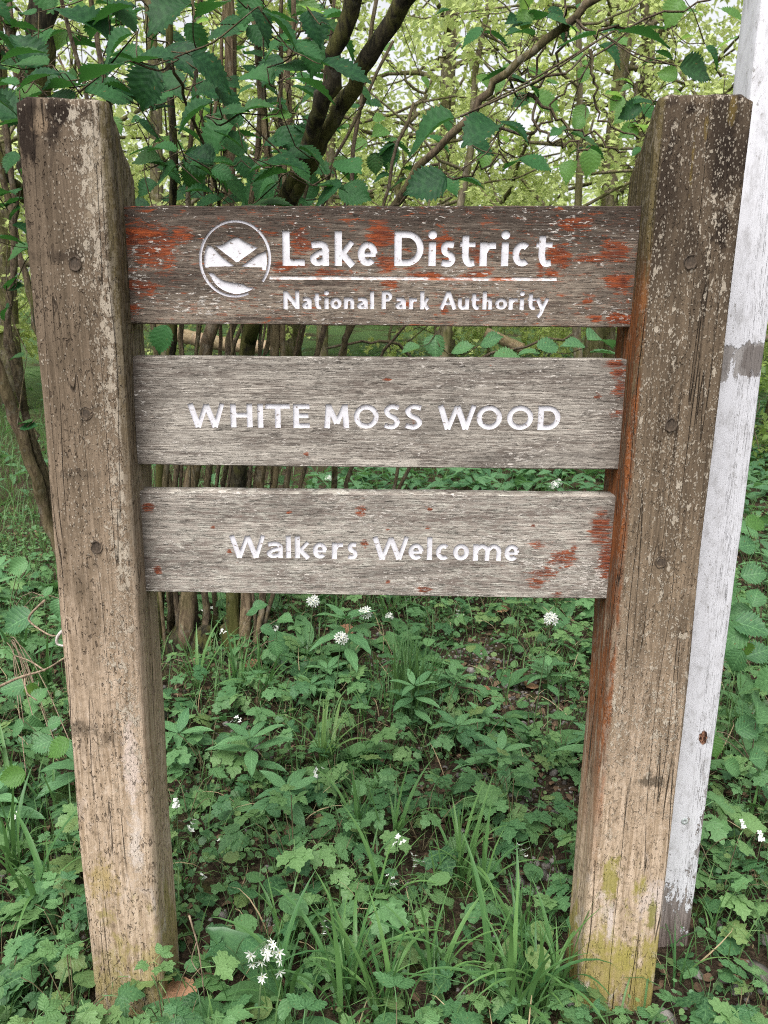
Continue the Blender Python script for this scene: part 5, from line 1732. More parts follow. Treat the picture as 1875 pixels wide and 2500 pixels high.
LEFT = [(25, 40, 90, 180, .5), (180, 170, 130, 235, .6), (230, 140, 110, 200, .4), (150, 325, 210, 185, .45), (425, 300, 230, 190, .45), (285, 360, 190, 180, .4), (480, 190, 190, 200, .6), (630, 240, 230, 170, .5),
        (410, 110, 110, 20, .5), (660, 130, 120, 200, .5), (745, 140, 130, -10, .6), (840, 190, 150, -60, .7), (700, 45, 200, 210, .6), (810, 20, 120, 190, .4), (620, 370, 190, 240, .9), (730, 335, 140, -45, .8),
        (440, 400, 120, -20, .3), (775, 240, 180, -50, .7), (920, 285, 200, -15, .8), (900, 30, 180, 190, .5), (1060, 40, 140, 250, .9), (920, 125, 60, 100, .6), (1010, 205, 110, 180, .4), (1180, 160, 170, 195, .6),
        (1340, 120, 160, -70, .9), (1215, 120, 220, -35, .4), (1470, 150, 160, -20, .5), (1260, 215, 130, -10, .4), (1150, 300, 150, 240, .7), (1240, 285, 170, -5, .4), (1480, 300, 230, -15, .5), (1350, 365, 200, -15, .4),
        (1330, 240, 150, -90, .7), (1160, 435, 120, -10, .5), (960, 350, 150, -20, .4), (1040, 370, 80, 190, .6), (820, 480, 200, 200, .5), (880, 455, 100, -10, .4), (965, 550, 70, 170, .6), (575, 510, 50, 170, .8),
        (600, 640, 110, 190, .4), (690, 595, 100, 20, .5), (855, 690, 150, -20, .95), (700, 745, 130, 200, .8), (920, 640, 130, 180, .4), (960, 690, 140, 0, .5), (905, 740, 170, -15, .5), (1235, 600, 150, -60, .9),
        (1130, 625, 120, 190, .4), (1230, 690, 180, -5, .6), (1120, 780, 150, 230, .8), (1370, 820, 180, 190, .7), (1515, 825, 150, -20, .8), (1370, 720, 120, -10, .6), (880, 840, 150, 190, .5), (740, 840, 110, 0, .5),
        (620, 800, 100, 210, .7), (1220, 780, 120, -80, .6), (1480, 745, 110, -10, .4), (1600, 700, 90, -90, .5), (1590, 440, 90, -10, .5), (1390, 505, 140, -5, .3), (30, 430, 90, 200, .5), (20, 340, 90, 180, .3),
        (30, 810, 120, 0, .35), (60, 855, 90, 30, .5), (95, 285, 80, -50, .5), (1250, 30, 80, -80, .6), (480, 95, 100, 190, .5), (60, 230, 100, 200, .4), (50, 500, 90, 250, .6), (350, 60, 120, 10, .5), (560, 60, 130, 190, .5),
        (1100, 230, 130, -10, .4), (1560, 380, 120, -30, .5), (1000, 90, 130, 20, .5), (580, 880, 120, 170, .6), (1010, 850, 130, 10, .6), (1130, 850, 120, 200, .6)]
LEFT_L = [(240, 15, 110, 180, .7), (350, 30, 100, -10, .7), (490, 530, 80, -50, .8), (500, 100, 90, 200, .7), (1320, 50, 120, -60, .8), (1250, 40, 70, 250, .8), (1180, 490, 130, 190, .7), (480, 255, 70, 200, .7), (930, 510, 70, 20, .7), (1620, 560, 80, 200, .8), (1530, 620, 80, 200, .8), (1450, 545, 80, 190, .7), (1340, 40, 100, 40, .6)]
RIGHT = [(392, 145, 110, 200, .7), (335, 190, 60, 210, .3), (510, 155, 130, -25, .35), (600, 90, 110, 170, .6), (575, 85, 80, 190, .8), (605, 130, 120, 180, .4), (865, 25, 60, 90, .9), (790, 70, 150, 10, .6), (675, 65, 80, 170, .3),
         (840, 165, 170, 190, .4), (790, 145, 50, 260, .8), (1140, 140, 220, -15, .45), (1000, 120, 100, 160, .4), (995, 225, 130, -40, .6), (505, 315, 130, 180, .35), (640, 335, 150, 10, .6), (605, 430, 90, 200, .8),
         (640, 403, 60, 0, .3), (745, 355, 60, -20, .4), (1215, 230, 90, 160, .5), (1365, 300, 170, -10, 1.0), (1430, 245, 110, -40, .8), (205, 545, 230, 190, .6), (290, 520, 90, -60, .6), (430, 540, 180, 200, .55),
         (590, 550, 160, -30, .5), (430, 620, 150, -25, .6), (265, 610, 120, -30, .6), (45, 670, 110, 250, .8), (60, 600, 100, 10, .4), (580, 690, 110, 190, .6), (670, 695, 150, -15, .5), (930, 640, 100, -10, .4),
         (840, 640, 60, 200, .5), (880, 590, 130, -20, .4), (785, 548, 50, 150, .6), (1150, 475, 80, -50, .7), (1070, 470, 100, 190, .9), (1100, 425, 60, 0, .6), (1100, 645, 60, 200, .5), (195, 790, 200, 200, .9),
         (310, 790, 100, -50, .8), (395, 770, 130, -10, .4), (240, 720, 100, 20, .4), (150, 725, 100, 160, .3), (75, 785, 90, 200, .5), (10, 750, 80, 180, .4), (30, 640, 90, 200, .6), (110, 640, 90, -20, .4), (275, 45, 70, 180, .4)]
RIGHT_L = [(510, 360, 70, 250, .9), (715, 435, 140, -25, .8), (870, 320, 70, 230, .9), (1230, 315, 90, 150, .9), (1500, 55, 110, 160, .8), (445, 685, 80, 250, .9), (900, 695, 120, -90, 1), (1065, 560, 90, 210, .9), (1115, 535, 80, 0, .6),
           (1010, 400, 90, 0, .5), (1015, 440, 80, 230, .9), (1250, 50, 120, 230, .8), (1340, 30, 110, 20, .7), (620, 80, 90, 250, .8), (850, 240, 60, 200, .8), (740, 350, 60, 0, .6), (1060, 345, 60, 0, .5), (1255, 370, 80, 0, .4), (1480, 180, 90, 200, .5), (1030, 340, 60, 180, .5), (900, 260, 70, 40, .6), (820, 120, 80, 0, .6)]
r_ = np.random.default_rng(91)
NODES = {}


def leaf_from_px(root, u, v, lpx, ang, op, me_list, jit=True, z=None, size=.105):
    z = z or min(3.3, max(1.56, size * FPX / lpx * r_.uniform(.92, 1.06)))
    lpx *= .93
    if not jit: op = op
    else: op = op * (.72 if op < .85 else .95)
    ln = lpx / FPX * z
    a = R(ang)
    side = RGT * math.cos(a) + UPV * math.sin(a)
    depth = FWD * (r_.normal(0, .35) if op < .7 else r_.normal(0, .12))
    d = (side + depth).normalized()
    ln *= 1.0 / max(.75, (d - FWD * d.dot(FWD)).length) * 1.08
    n = Vector((0, 0, 1)) * (1 - op) + TO_CAM * (op * 1.15) + RGT * r_.normal(0, .14)
    if op < .55: n = n + FWD * .10
    c = at_depth(u, v, z)
    b = c - d * ln * .5
    o = Vector(root.location)
    link('leaf', me_list[r_.integers(0, 6)], root, frame4(b - o, d, n, ln))
    NODES.setdefault(root.name, []).append((np.array(b), np.array(d)))


for u, v, l, a, op in LEFT: leaf_from_px(hazel, u / 1.746, v / 1.746, l / 1.746, a, op, ME_HAZEL)
for u, v, l, a, op in LEFT_L: leaf_from_px(hazel, u / 1.746, v / 1.746, l / 1.746, a, op, ME_HAZEL_L)
for u, v, l, a, op in RIGHT: leaf_from_px(hazel2, 925 + u / 1.746, v / 1.746, l / 1.746, a, op, ME_HAZEL)
for u, v, l, a, op in RIGHT_L: leaf_from_px(hazel2, 925 + u / 1.746, v / 1.746, l / 1.746, a, op, ME_HAZEL_L)
# leaves in between, at the depth of the bush
for k in range(112):
    u, v = r_.uniform(-60, 880), r_.uniform(-160, 490)
    if u < 330 and v > 250: continue
    leaf_from_px(hazel, u, v, r_.uniform(45, 85), r_.choice([0, 180]) + r_.normal(-8, 35), r_.uniform(.25, .8), ME_HAZEL if r_.random() < .8 else ME_HAZEL_L, z=r_.uniform(2.4, 3.6))
for k in range(46):
    u, v = r_.uniform(-20, 860), r_.uniform(20, 330) if k % 3 else r_.uniform(330, 480)
    if u < 330 and v > 240: v -= 200
    leaf_from_px(hazel, u, v, r_.uniform(75, 120), r_.choice([0, 180]) + r_.normal(-15, 25), r_.uniform(.3, .7), ME_HAZEL, z=r_.uniform(1.9, 2.5))
for k in range(26):
    u, v = r_.uniform(330, 760), r_.uniform(300, 490)
    leaf_from_px(hazel, u, v, r_.uniform(55, 90), r_.choice([0, 180]) + r_.normal(-20, 40), r_.uniform(.3, .8), ME_HAZEL, z=r_.uniform(2.0, 2.8))
for k in range(42):
    u, v = r_.uniform(900, 1800), r_.uniform(-120, 420)
    leaf_from_px(hazel2, u, v, r_.uniform(30, 60), r_.choice([0, 180]) + r_.normal(-10, 40), r_.uniform(.3, .9), ME_HAZEL_L if r_.random() < .65 else ME_HAZEL, z=r_.uniform(2.8, 3.9))
for u, v, l, a, op in ((395, 830, 75, 250, .95), (1475, 825, 95, 10, .6), (1130, 850, 60, 20, .4), (1000, 850, 50, 190, .5), (1480, 860, 80, 170, .4), (1060, 845, 60, 260, .7), (640, 862, 40, 200, .6), (1340, 845, 60, 10, .5), (1200, 830, 55, 20, .6),
                       (1290, 860, 60, 190, .5), (1400, 840, 60, 170, .5), (1240, 870, 70, 10, .5), (700, 1170, 40, 20, .7), (610, 1195, 30, 200, .7)):
    leaf_from_px(hazel if u < 800 else hazel2, u, v, l, a, op, ME_HAZEL if u < 700 else ME_HAZEL_G)
for u, v, l, a, op in ((10, 500, 60, 190, .4), (20, 580, 70, 10, .3), (45, 610, 60, 190, .5), (30, 520, 50, 200, .5), (40, 870, 40, 200, .6), (70, 1040, 45, 10, .4), (60, 1030, 40, 190, .4), (25, 690, 50, 200, .6), (10, 760, 40, 200, .6), (60, 560, 60, -20, .5), (25, 395, 60, 250, .6), (40, 700, 40, 20, .5), (60, 400, 50, 180, .5)):
    leaf_from_px(hazel3, u, v, l, a, op, ME_HAZEL)


def twigs(root, rad=.0016, reach=.38):
    """Thin twigs joining the leaf bases of a bush: each leaf to the next one nearer to the wood."""
    nd = NODES[root.name]
    o = np.array(root.location)
    B = np.array([b for b, d in nd]); Dd = np.array([d for b, d in nd])
    B0 = B - Dd * .012
    rr = np.random.default_rng(5)
    key = B[:, 1] * .9 - B[:, 2] * .25 + np.abs(B[:, 0] - np.mean(B[:, 0])) * -.15
    mb = MB()
    for i in range(len(B)):
        d = np.linalg.norm(B0 - B0[i], axis=1)
        c = np.where((key > key[i]) & (d < reach) & (d > .02))[0]
        if not len(c):
            c = np.array([np.argmin(np.where(d > .02, d, 9))])
        j = c[np.argmin(d[c])]
        if d[j] > (.9 if reach > .3 else .4): continue
        p, q = B0[i], B0[j]
        m = (p + q) / 2 + rr.normal(0, .012, 3) - np.array([0, 0, .012])
        path = [B[i] - o, p - o, (p * .6 + m * .4) - o, m - o, q - o]
        mb.tube(smooth_path(path, 3), [rad * .6] * 3 + [rad * (.8 + .07 * k) for k in range(10)], 4, cap=False)
    t = mb.build('twigs', M_BARK_T, root)
    t['kind'] = 'stuff'


for h, q in ((hazel, .38), (hazel2, .26), (hazel3, .38)): twigs(h, reach=q)
# long whippy twigs of the right-hand hazel, seen against the bright wood
for wp in ([(1400, 45, 1.3), (1330, 110, 1.3), (1290, 180, 1.3), (1240, 130, 1.35), (1180, 60, 1.4)], [(1235, 185, 1.3), (1340, 190, 1.2), (1450, 130, 1.2), (1600, 30, 1.2)], [(1130, 300, 1.35), (1290, 320, 1.3), (1360, 250, 1.3), (1440, 140, 1.3)],
           [(1440, 120, 1.2), (1455, 220, 1.2), (1470, 290, 1.2), (1560, 340, 1.2)], [(955, 505, 1.45), (1060, 400, 1.3), (1100, 440, 1.25), (1180, 400, 1.2), (1250, 380, 1.2)], [(1300, 230, 1.3), (1370, 300, 1.25), (1450, 330, 1.2), (1530, 370, 1.2)],
           [(1290, 230, 1.3), (1330, 330, 1.2), (1400, 350, 1.2), (1440, 360, 1.2)], [(1400, 40, 1.25), (1470, 80, 1.2), (1600, 40, 1.2), (1760, -10, 1.2)], [(1300, 215, 1.3), (1380, 110, 1.3), (1390, 20, 1.3), (1420, -100, 1.3)]):
    stem_obj(hazel2, wp, (4, 2), M_BARK_T, name='twig', wob=.010)


def open_branch(wp, rpx, mat, seed):
    return px_path(wp), rpx, mat


# mossy crooked boughs crossing the upper right, from trees further back
gb = on_ground(1500, 1010)
bt = empty('crooked_tree', (gb.x, gb.y, gb.z))
tag(bt, 'crooked tree whose mossy boughs cross behind the right hazel leaves', 'tree')
yb_ = gb.y
stem_obj(bt, [(1500, 1010), (1490, 800, yb_), (1545, 500, yb_), (1580, 200, yb_), (1560, -150, yb_)], (16, 10), M_BARK_F, name='trunk')
for wp, rp in (([(1575, 190, yb_), (1520, 250, yb_ - .1), (1420, 245, yb_ - .2), (1330, 215, yb_ - .3)], (9, 5)), ([(1570, 100, yb_), (1650, 55, yb_ - .1), (1560, 60, yb_ - .3), (1420, 60, yb_ - .3), (1300, 105, yb_ - .4), (1240, 110, yb_ - .4), (1110, 140, yb_ - .4)], (12, 5)),
               ([(1500, 300, yb_), (1420, 250, yb_), (1250, 225, yb_), (1180, 150, yb_)], (7, 4)), ([(1560, 0, yb_), (1480, 20, yb_), (1490, -40, yb_), (1420, -100, yb_)], (11, 6)),
               ([(1120, 110, yb_ - .4), (1060, 170, yb_ - .4), (1040, 230, yb_ - .4), (960, 160, yb_ - .4), (930, 120, yb_ - .4)], (6, 4)), ([(1060, 170, yb_ - .4), (1090, 120, yb_ - .4), (1050, 60, yb_ - .4), (1010, 20, yb_ - .4)], (5, 3)),
               ([(1550, 170, yb_), (1680, 150, yb_), (1780, 190, yb_), (1830, 170, yb_)], (7, 4)), ([(1545, 420, yb_), (1470, 350, yb_), (1400, 330, yb_), (1350, 350, yb_)], (6, 4)), ([(1040, 230, yb_ - .4), (1000, 300, yb_ - .4), (985, 420, yb_ - .4), (970, 500, yb_ - .4)], (7, 9))):
    stem_obj(bt, wp, tuple(.72 * q for q in rp), M_BARK_F, name='bough', wob=.03)

# fallen trunks glimpsed through the upper gap
for wp, rp, lab in (([(425, 815, 6.5), (480, 828, 6.5), (560, 842, 6.5), (670, 850, 6.4)], 17, 'pale fallen log seen through the upper gap behind the hazel stems'),
                    ([(1185, 812, 8.0), (1230, 832, 8.0), (1275, 852, 8.0)], 13, 'short brown fallen log seen through the upper gap near the right post')):
    q = px_path(wp)
    mb = MB()
    c_ = q[len(q) // 2]
    mb.tube([p - c_ for p in q], [rp / FPX * (p[1] + 1.5) * (1 + .06 * math.sin(9 * i)) for i, p in enumerate(q)], 9)
    o = mb.build('fallen_log', M_LOG, None, loc=tuple(c_))
    tag(o, lab, 'log', 'fallen logs in the wood')

# ------------------------------------------------------------------ plants on the ground, each a thing of its own
PLANTS = []        # (root, kind word, noun phrase, looks)


def build_plant(name, cat, phrase, group, loc, rz, sc, spec, tilt=0.0):
    root = empty(name, loc, rz, sc)
    root.rotation_euler = (tilt * math.cos(rz * 3), tilt * math.sin(rz * 5), rz)
    for nm, me, m4 in spec:
        link(nm, me, root, m4)
    root['category'] = cat
    root['group'] = group
    PLANTS.append((root, phrase))
    return root


def petiole(mb, p0, p1, r0, r1, sag=.3, n=4):
    p0, p1 = np.array(p0, float), np.array(p1, float)
    mid = p0 * .45 + p1 * .55 + np.array([0, 0, abs(p1[2] - p0[2]) * sag])
    pts = [p0 * (1 - t) ** 2 + 2 * mid * t * (1 - t) + p1 * t * t for t in np.linspace(0, 1, n + 1)]
    mb.tube(pts, [r0 + (r1 - r0) * t for t in np.linspace(0, 1, n + 1)], 4, cap=False)
    return pts[-1] - pts[-2]


def proto_avens(k):
    r_ = np.random.default_rng(300 + k)
    mb = MB()
    spec = []
    n = int(r_.integers(4, 8))
    H = (.055, .075, .095, .12, .15, .085, .065, .11)[k % 8]
    for i in range(n):
        a = 2 * math.pi * (i + r_.normal(0, .18)) / n
        reach = r_.uniform(.25, .75) * H
        h = H * r_.uniform(.6, 1.12)
        p = np.array([reach * math.cos(a), reach * math.sin(a), h])
        d = petiole(mb, (0, 0, -.008), p, .0013, .0009)
        out = Vector((math.cos(a), math.sin(a), r_.uniform(-.35, .15)))
        nn = Vector((-.25 * math.cos(a) + r_.normal(0, .2), -.25 * math.sin(a) + r_.normal(0, .2) - .12, 1))
        young = r_.random() < .24
        spec.append(('leaf', (ME_AVENS_L if young else ME_AVENS)[r_.integers(0, 6)], frame4(p, out, nn, r_.uniform(.060, .098))))
    if k % 2 == 0:      # a shoot with a tuft of young leaves
        top = np.array([r_.normal(0, .01), r_.normal(0, .01), H * 1.35])
        petiole(mb, (0, 0, 0), top, .0016, .0012, .02)
        for i in range(3):
            a = 2.1 * i + r_.random()
            spec.append(('leaf', ME_AVENS_L[r_.integers(0, 6)] if k % 4 == 0 else ME_AVENS[r_.integers(0, 6)], frame4(top, Vector((math.cos(a), math.sin(a), .25)), Vector((0, -.1, 1)), r_.uniform(.04, .06))))
    return [('stem', mb.mesh('herb_stem', M_STEM_R), Matrix.Identity(4))] + spec


def proto_heart(k):
    r_ = np.random.default_rng(330 + k)
    mb = MB()
    spec = []
    for i in range(int(r_.integers(3, 6))):
        a = r_.uniform(0, 6.28)
        p = np.array([r_.uniform(.015, .05) * math.cos(a), r_.uniform(.015, .05) * math.sin(a), r_.uniform(.03, .11)])
        petiole(mb, (0, 0, -.005), p, .0012, .0009)
        spec.append(('leaf', ME_HEART[r_.integers(0, 2)], frame4(p, Vector((math.cos(a), math.sin(a), r_.uniform(-.4, .2))), Vector((r_.normal(0, .2), -.35 + r_.normal(0, .2), 1)), r_.uniform(.035, .060))))
    return [('stem', mb.mesh('herb_stem', M_STEM), Matrix.Identity(4))] + spec


def proto_whorl(k):
    r_ = np.random.default_rng(360 + k)
    H = (.10, .15, .20)[k % 3]
    mb = MB()
    spec = []
    petiole(mb, (0, 0, -.01), (r_.normal(0, .01), r_.normal(0, .01), H), .0032, .0022, .02)
    for lv in range(3):
        z = H * (.55 + .225 * lv)
        n = (2, 4, 5)[lv]
        L = (.10, .12, .085)[lv]
        for i in range(n):
            a = 2 * math.pi * i / n + lv * .6 + r_.normal(0, .12)
            spec.append(('leaf', ME_WHORL[r_.integers(0, 3)], frame4((.004 * math.cos(a), .004 * math.sin(a), z), Vector((math.cos(a), math.sin(a), (.05, .25, .65)[lv] + r_.normal(0, .1))), Vector((-.3 * math.cos(a), -.3 * math.sin(a), 1)), L * r_.uniform(.85, 1.15))))
    return [('stem', mb.mesh('whorl_stem', M_STEM), Matrix.Identity(4))] + spec


def proto_garlic(k):
    r_ = np.random.default_rng(390 + k)
    spec = []
    for i in range(int(r_.integers(3, 6))):
        a = r_.uniform(0, 6.28)
        spec.append(('leaf', ME_GARLIC[r_.integers(0, 3)], frame4((0, 0, -.01), Vector((math.cos(a), math.sin(a), r_.uniform(.5, 1.3))), Vector((-.8 * math.cos(a), -.8 * math.sin(a), .8)), r_.uniform(.15, .22))))
    return spec


def proto_tuft(k, yellow=False, n=None, L=(.14, .30)):
    r_ = np.random.default_rng(420 + k)
    spec = []
    for i in range(n or int(r_.integers(9, 15))):
        a = r_.uniform(0, 6.28)
        p = (r_.normal(0, .010), r_.normal(0, .010), -.006)
        b = int(r_.integers(0, 8))
        spec.append(('blade', (ME_BLADE_Y if yellow else ME_BLADE)[b], frame4(p, Vector((math.cos(a), math.sin(a), r_.normal(0, .12))), Vector((0, 0, 1)), r_.uniform(*L))))
    return spec


def proto_cress(k):
    r_ = np.random.default_rng(450 + k)
    H = r_.uniform(.10, .17)
    mb = MB()
    spec = []
    top = np.array([r_.normal(0, .015), r_.normal(0, .015), H])
    petiole(mb, (0, 0, -.005), top, .0014, .0009, .03)
    for i in range(4):
        a = 1.57 * i + r_.random()
        z = H * (.2 + .15 * i)
        p = np.array([.022 * math.cos(a), .022 * math.sin(a), z])
        petiole(mb, (0, 0, z * .8), p, .0009, .0007)
        spec.append(('leaf', ME_AVENS[r_.integers(0, 6)], frame4(p, Vector((math.cos(a), math.sin(a), -.1)), Vector((0, -.1, 1)), r_.uniform(.03, .05))))
    for i in range(int(r_.integers(5, 9))):
        q = top + np.array([r_.normal(0, .007), r_.normal(0, .007), r_.uniform(-.012, .010)])
        petiole(mb, top - np.array([0, 0, .016]), q, .0006, .0005, .1, 2)
        n = Vector((r_.normal(0, .5), -.6 + r_.normal(0, .4), .8))
        spec.append(('flower', ME_CRESS, frame4(q, n.orthogonal(), n, .0062)))
    return [('stem', mb.mesh('cress_stem', M_STEM), Matrix.Identity(4))] + spec


AVENS = [proto_avens(k) for k in range(12)]
HEART = [proto_heart(k) for k in range(4)]
WHORL = [proto_whorl(k) for k in range(4)]
GARLIC = [proto_garlic(k) for k in range(5)]
TUFT = [proto_tuft(k) for k in range(6)]
TUFT_S = [proto_tuft(20 + k, n=8, L=(.08, .18)) for k in range(4)]
TUFT_T = [proto_tuft(30 + k, n=17, L=(.16, .33)) for k in range(3)]
CRESS = [proto_cress(k) for k in range(5)]

taken = []


def free(x, y, d):
    return all((x - a) ** 2 + (y - b) ** 2 > max(d, e) ** 2 * .8 for a, b, e in taken)


def put(kind, spec, x, y, rz, sc, d, z=0.0, tilt=0.0):
    name, cat, phrase, group = kind
    taken.append((x, y, d))
    return build_plant(name, cat, phrase, group, (x, y, gh(x, y) + z), rz, sc, spec, tilt)


M_HERB_Y = None
K_AVENS = ('toothed_herb', 'plant', 'three-leaflet toothed herb', 'toothed herbs on the wood floor')
K_HEART = ('round_leaf_herb', 'plant', 'small round-leaved herb', 'round-leaved herbs on the wood floor')
K_WHORL = ('whorled_herb', 'plant', 'pale whorled herb', 'whorled herbs on the wood floor')
K_GARLIC = ('wild_garlic', 'plant', 'broad wild garlic clump', 'wild garlic clumps')
K_TUFT = ('grass_tuft', 'grass', 'green grass tuft', 'grass tufts')
K_CRESS = ('white_flowered_cress', 'plant', 'cress with tiny white flowers', 'white-flowered cresses')
r_ = np.random.default_rng(2024)

# the plants one notices in the photograph, where they stand
for (u, v), s in (((440, 1870), 1.15), ((1008, 1800), .95), ((1112, 1840), 1.0), ((1105, 1712), .9), ((800, 1690), .95), ((1180, 1800), .8), ((350, 1880), .9), ((760, 1720), .8)):
    g = on_ground(u, v)
    put(K_WHORL, WHORL[r_.integers(0, 4)], g.x, g.y, r_.uniform(0, 6.28), s, .07)
g = on_ground(790, 1895)
iris = put(('iris_clump', 'plant', '', 'clumps beside the hazel'), proto_tuft(60, True, 22, (.16, .34)), g.x, g.y, .3, 1.0, .08)
iris['label'] = 'yellow green clump of broad sword-like blades left of centre between the posts'
del iris['group']
PLANTS.pop()
for (u, v), T, s in (((1120, 2170), TUFT_T[0], .9), ((1170, 2200), TUFT_T[1], .85), ((860, 2440), TUFT_T[2], 1.0), ((830, 2480), TUFT[0], 1.2), ((1060, 2420), TUFT_T[1], .9), ((1250, 2500), TUFT_T[0], 1.0), ((1310, 2470), TUFT_T[2], 1.0), ((1370, 2440), TUFT_T[1], .9),
                     ((1200, 2430), TUFT[2], 1.2), ((940, 2500), TUFT_T[0], .9), ((585, 1690), TUFT_T[2], 1.05), ((640, 1720), TUFT_T[0], .9), ((480, 1680), TUFT[1], 1.1), ((40, 2130), TUFT_T[1], 1.0), ((100, 2250), TUFT[3], 1.2), ((1650, 2400), TUFT_S[1], .9), ((1745, 2290), TUFT_S[0], 1.0),
                     ((950, 2080), TUFT[5], 1.1), ((870, 2060), TUFT[0], 1.0), ((1270, 2330), TUFT_T[1], .9), ((700, 2460), TUFT[3], 1.0), ((930, 2230), TUFT[2], 1.0), ((110, 1690), TUFT_T[2], 1.1), ((60, 1650), TUFT_T[0], 1.1), ((30, 2000), TUFT[1], 1.2)):
    g = on_ground(u, v)
    if g.y > -.27 and clear_of_posts(g.x, g.y, .012):
        put(K_TUFT, T, g.x, g.y, r_.uniform(0, 6.28), s, .045)

# rushes: many fine dark blades
g = on_ground(1000, 1760)
rush = empty('rush_tuft', (g.x, g.y, g.z))
tag(rush, 'dense dark tuft of fine upright rush blades in the middle between the posts', 'grass')
n = 130
an = r_.uniform(0, 6.28, n)
bl = [blade_geo(R(a), .0100, s, 6) for a, s in ((8, .02), (20, -.03), (34, .03))]
ro = link('blades', scatter('blades', bl, r_.integers(0, 3, n), np.stack([r_.normal(0, .026, n), r_.normal(0, .022, n), np.full(n, -.01)], 1), np.stack([np.cos(an), np.sin(an), np.zeros(n)], 1),
                            np.stack([r_.normal(0, .10, n), r_.normal(0, .10, n), np.ones(n)], 1), r_.uniform(.18, .36, n), r_.uniform(0, .35, n), M_GRASS_M), rush)
ro['kind'] = 'stuff'
taken.append((g.x, g.y, .07))

# wild garlic in flower
def flower_head(n, rad, petal, drop=0.0):
    sp = []
    mb = MB()
    for i in range(n):
        f = (i + .5) / n
        ph, th = math.acos(1 - 1.35 * f), 2.4 * i
        d = np.array([math.sin(ph) * math.cos(th), math.sin(ph) * math.sin(th), math.cos(ph)])
        q = d * rad * r_.uniform(.8, 1.1)
        q[2] -= drop * rad * (1 - d[2])
        petiole(mb, (0, 0, -.003), q, .0007, .0006, .1, 2)
        nv = Vector(d) + Vector((0, -.35, 0))
        sp.append(('flower', ME_STAR, (q, nv)))
    return mb, sp


GF = [((833, 1560), .95, .034, 20, 'white starry wild garlic head on a slanting stalk, nearest the middle of the sign'),
      ((765, 1470), 1.75, .042, 20, 'white wild garlic head just under the lower board, left of the middle'),
      ((893, 1498), 1.55, .042, 20, 'loose white wild garlic head under the lower board, just right of a smaller starry one'),
      ((950, 1505), 1.7, .026, 12, 'small white wild garlic head under the lower board right of the loose one'),
      ((1345, 1512), 1.0, .036, 22, 'large white wild garlic head nearest the right post'),
      ((672, 1535), 1.6, .022, 8, 'tiny white starry flower head beside the hazel stems'),
      ((1352, 1185), 4.4, .05, 14, 'white wild garlic head seen through the lower gap near the right post'),
      ((1362, 1178), 4.7, .05, 14, 'white wild garlic head just behind another in the lower gap near the right post'),
      ((802, 1168), 4.2, .04, 10, 'white wild garlic head seen through the lower gap left of the middle')]
for (u, v), Y, rad, n, lab in GF:
    p = on_plane(u, v, Y)
    z0 = gh(p.x, p.y)
    bx = p.x + r_.normal(0, .03)
    root = empty('flowering_garlic', (bx, p.y, z0))
    tag(root, lab, 'flower', 'wild garlic in flower')
    n, rad = int(n * .6), rad * .74
    mb, sp = flower_head(n, rad * .62, .011)
    top = np.array([p.x - bx, 0, p.z - z0])
    for i in range(len(mb.v)): mb.v[i] = tuple(np.array(mb.v[i]) + top)
    petiole(mb, (0, 0, -.01), top, .0026, .0018, .05, 6)
    mb.build('stalk', M_STEM, root)
    for nm, me, (q, nv) in sp:
        link(nm, me, root, frame4(top + q, nv.orthogonal(), nv, rad * .52))
    for nm, me, m4 in GARLIC[r_.integers(0, 5)]: link(nm, me, root, m4)
    taken.append((bx, p.y, .06))
# the nodding head low at the front
p = on_plane(645, 2330, -.06)
z0 = gh(p.x, p.y)
root = empty('flowering_garlic', (p.x - .02, p.y, z0))
tag(root, 'nodding white starry wild garlic flowers low at the front near the left post', 'flower', 'wild garlic in flower')
mb = MB()
hub = np.array([.022, 0, p.z - z0 + .03])
petiole(mb, (0, 0, -.01), hub, .003, .002, .1, 6)
for i in range(17):
    q = hub + np.array([r_.normal(0, .015), r_.uniform(-.03, .005), r_.uniform(-.065, .012)])
    petiole(mb, hub, q, .0008, .0007, .2, 3)
    nv = Vector((r_.normal(0, .5), -1.0, r_.normal(.1, .35)))
    link('flower', ME_STAR, root, frame4(q, nv.orthogonal(), nv, r_.uniform(.009, .013)))
mb.build('stalk', M_STEM, root)
for nm, me, m4 in GARLIC[1]: link(nm, me, root, m4)
taken.append((p.x, p.y, .05))

for (u, v), s in (((960, 1600), 1.0), ((1040, 1640), .9), ((850, 1620), 1.0), ((1230, 1680), .8), ((700, 2440), 1.0), ((1000, 1560), 1.0), ((1130, 1570), .9), ((1210, 1760), .75), ((780, 1600), .9), ((1840, 1750), .9), ((1780, 1640), .8)):
    g = on_ground(u, v)
    put(K_GARLIC, GARLIC[r_.integers(0, 5)], g.x, g.y, r_.uniform(0, 6.28), s, .07)
for (u, v), s in (((470, 2130), 1.0), ((435, 2100), .9), ((580, 1860), 1.0), ((780, 1990), 1.0), ((960, 2180), 1.0), ((1000, 2190), .9), ((1255, 2180), 1.0), ((780, 2360), .9), ((940, 2270), .9), ((540, 2160), .8), ((480, 2240), .8), ((505, 1580), 1.1), ((540, 1620), .9), ((1110, 1560), 1.0),
                     ((1830, 2190), .9), ((1790, 2140), .8), ((150, 1900), .9), ((60, 2090), .8)):
    g = on_ground(u, v)
    put(K_CRESS, CRESS[r_.integers(0, 5)], g.x, g.y, r_.uniform(0, 6.28), s * 1.15, .03)
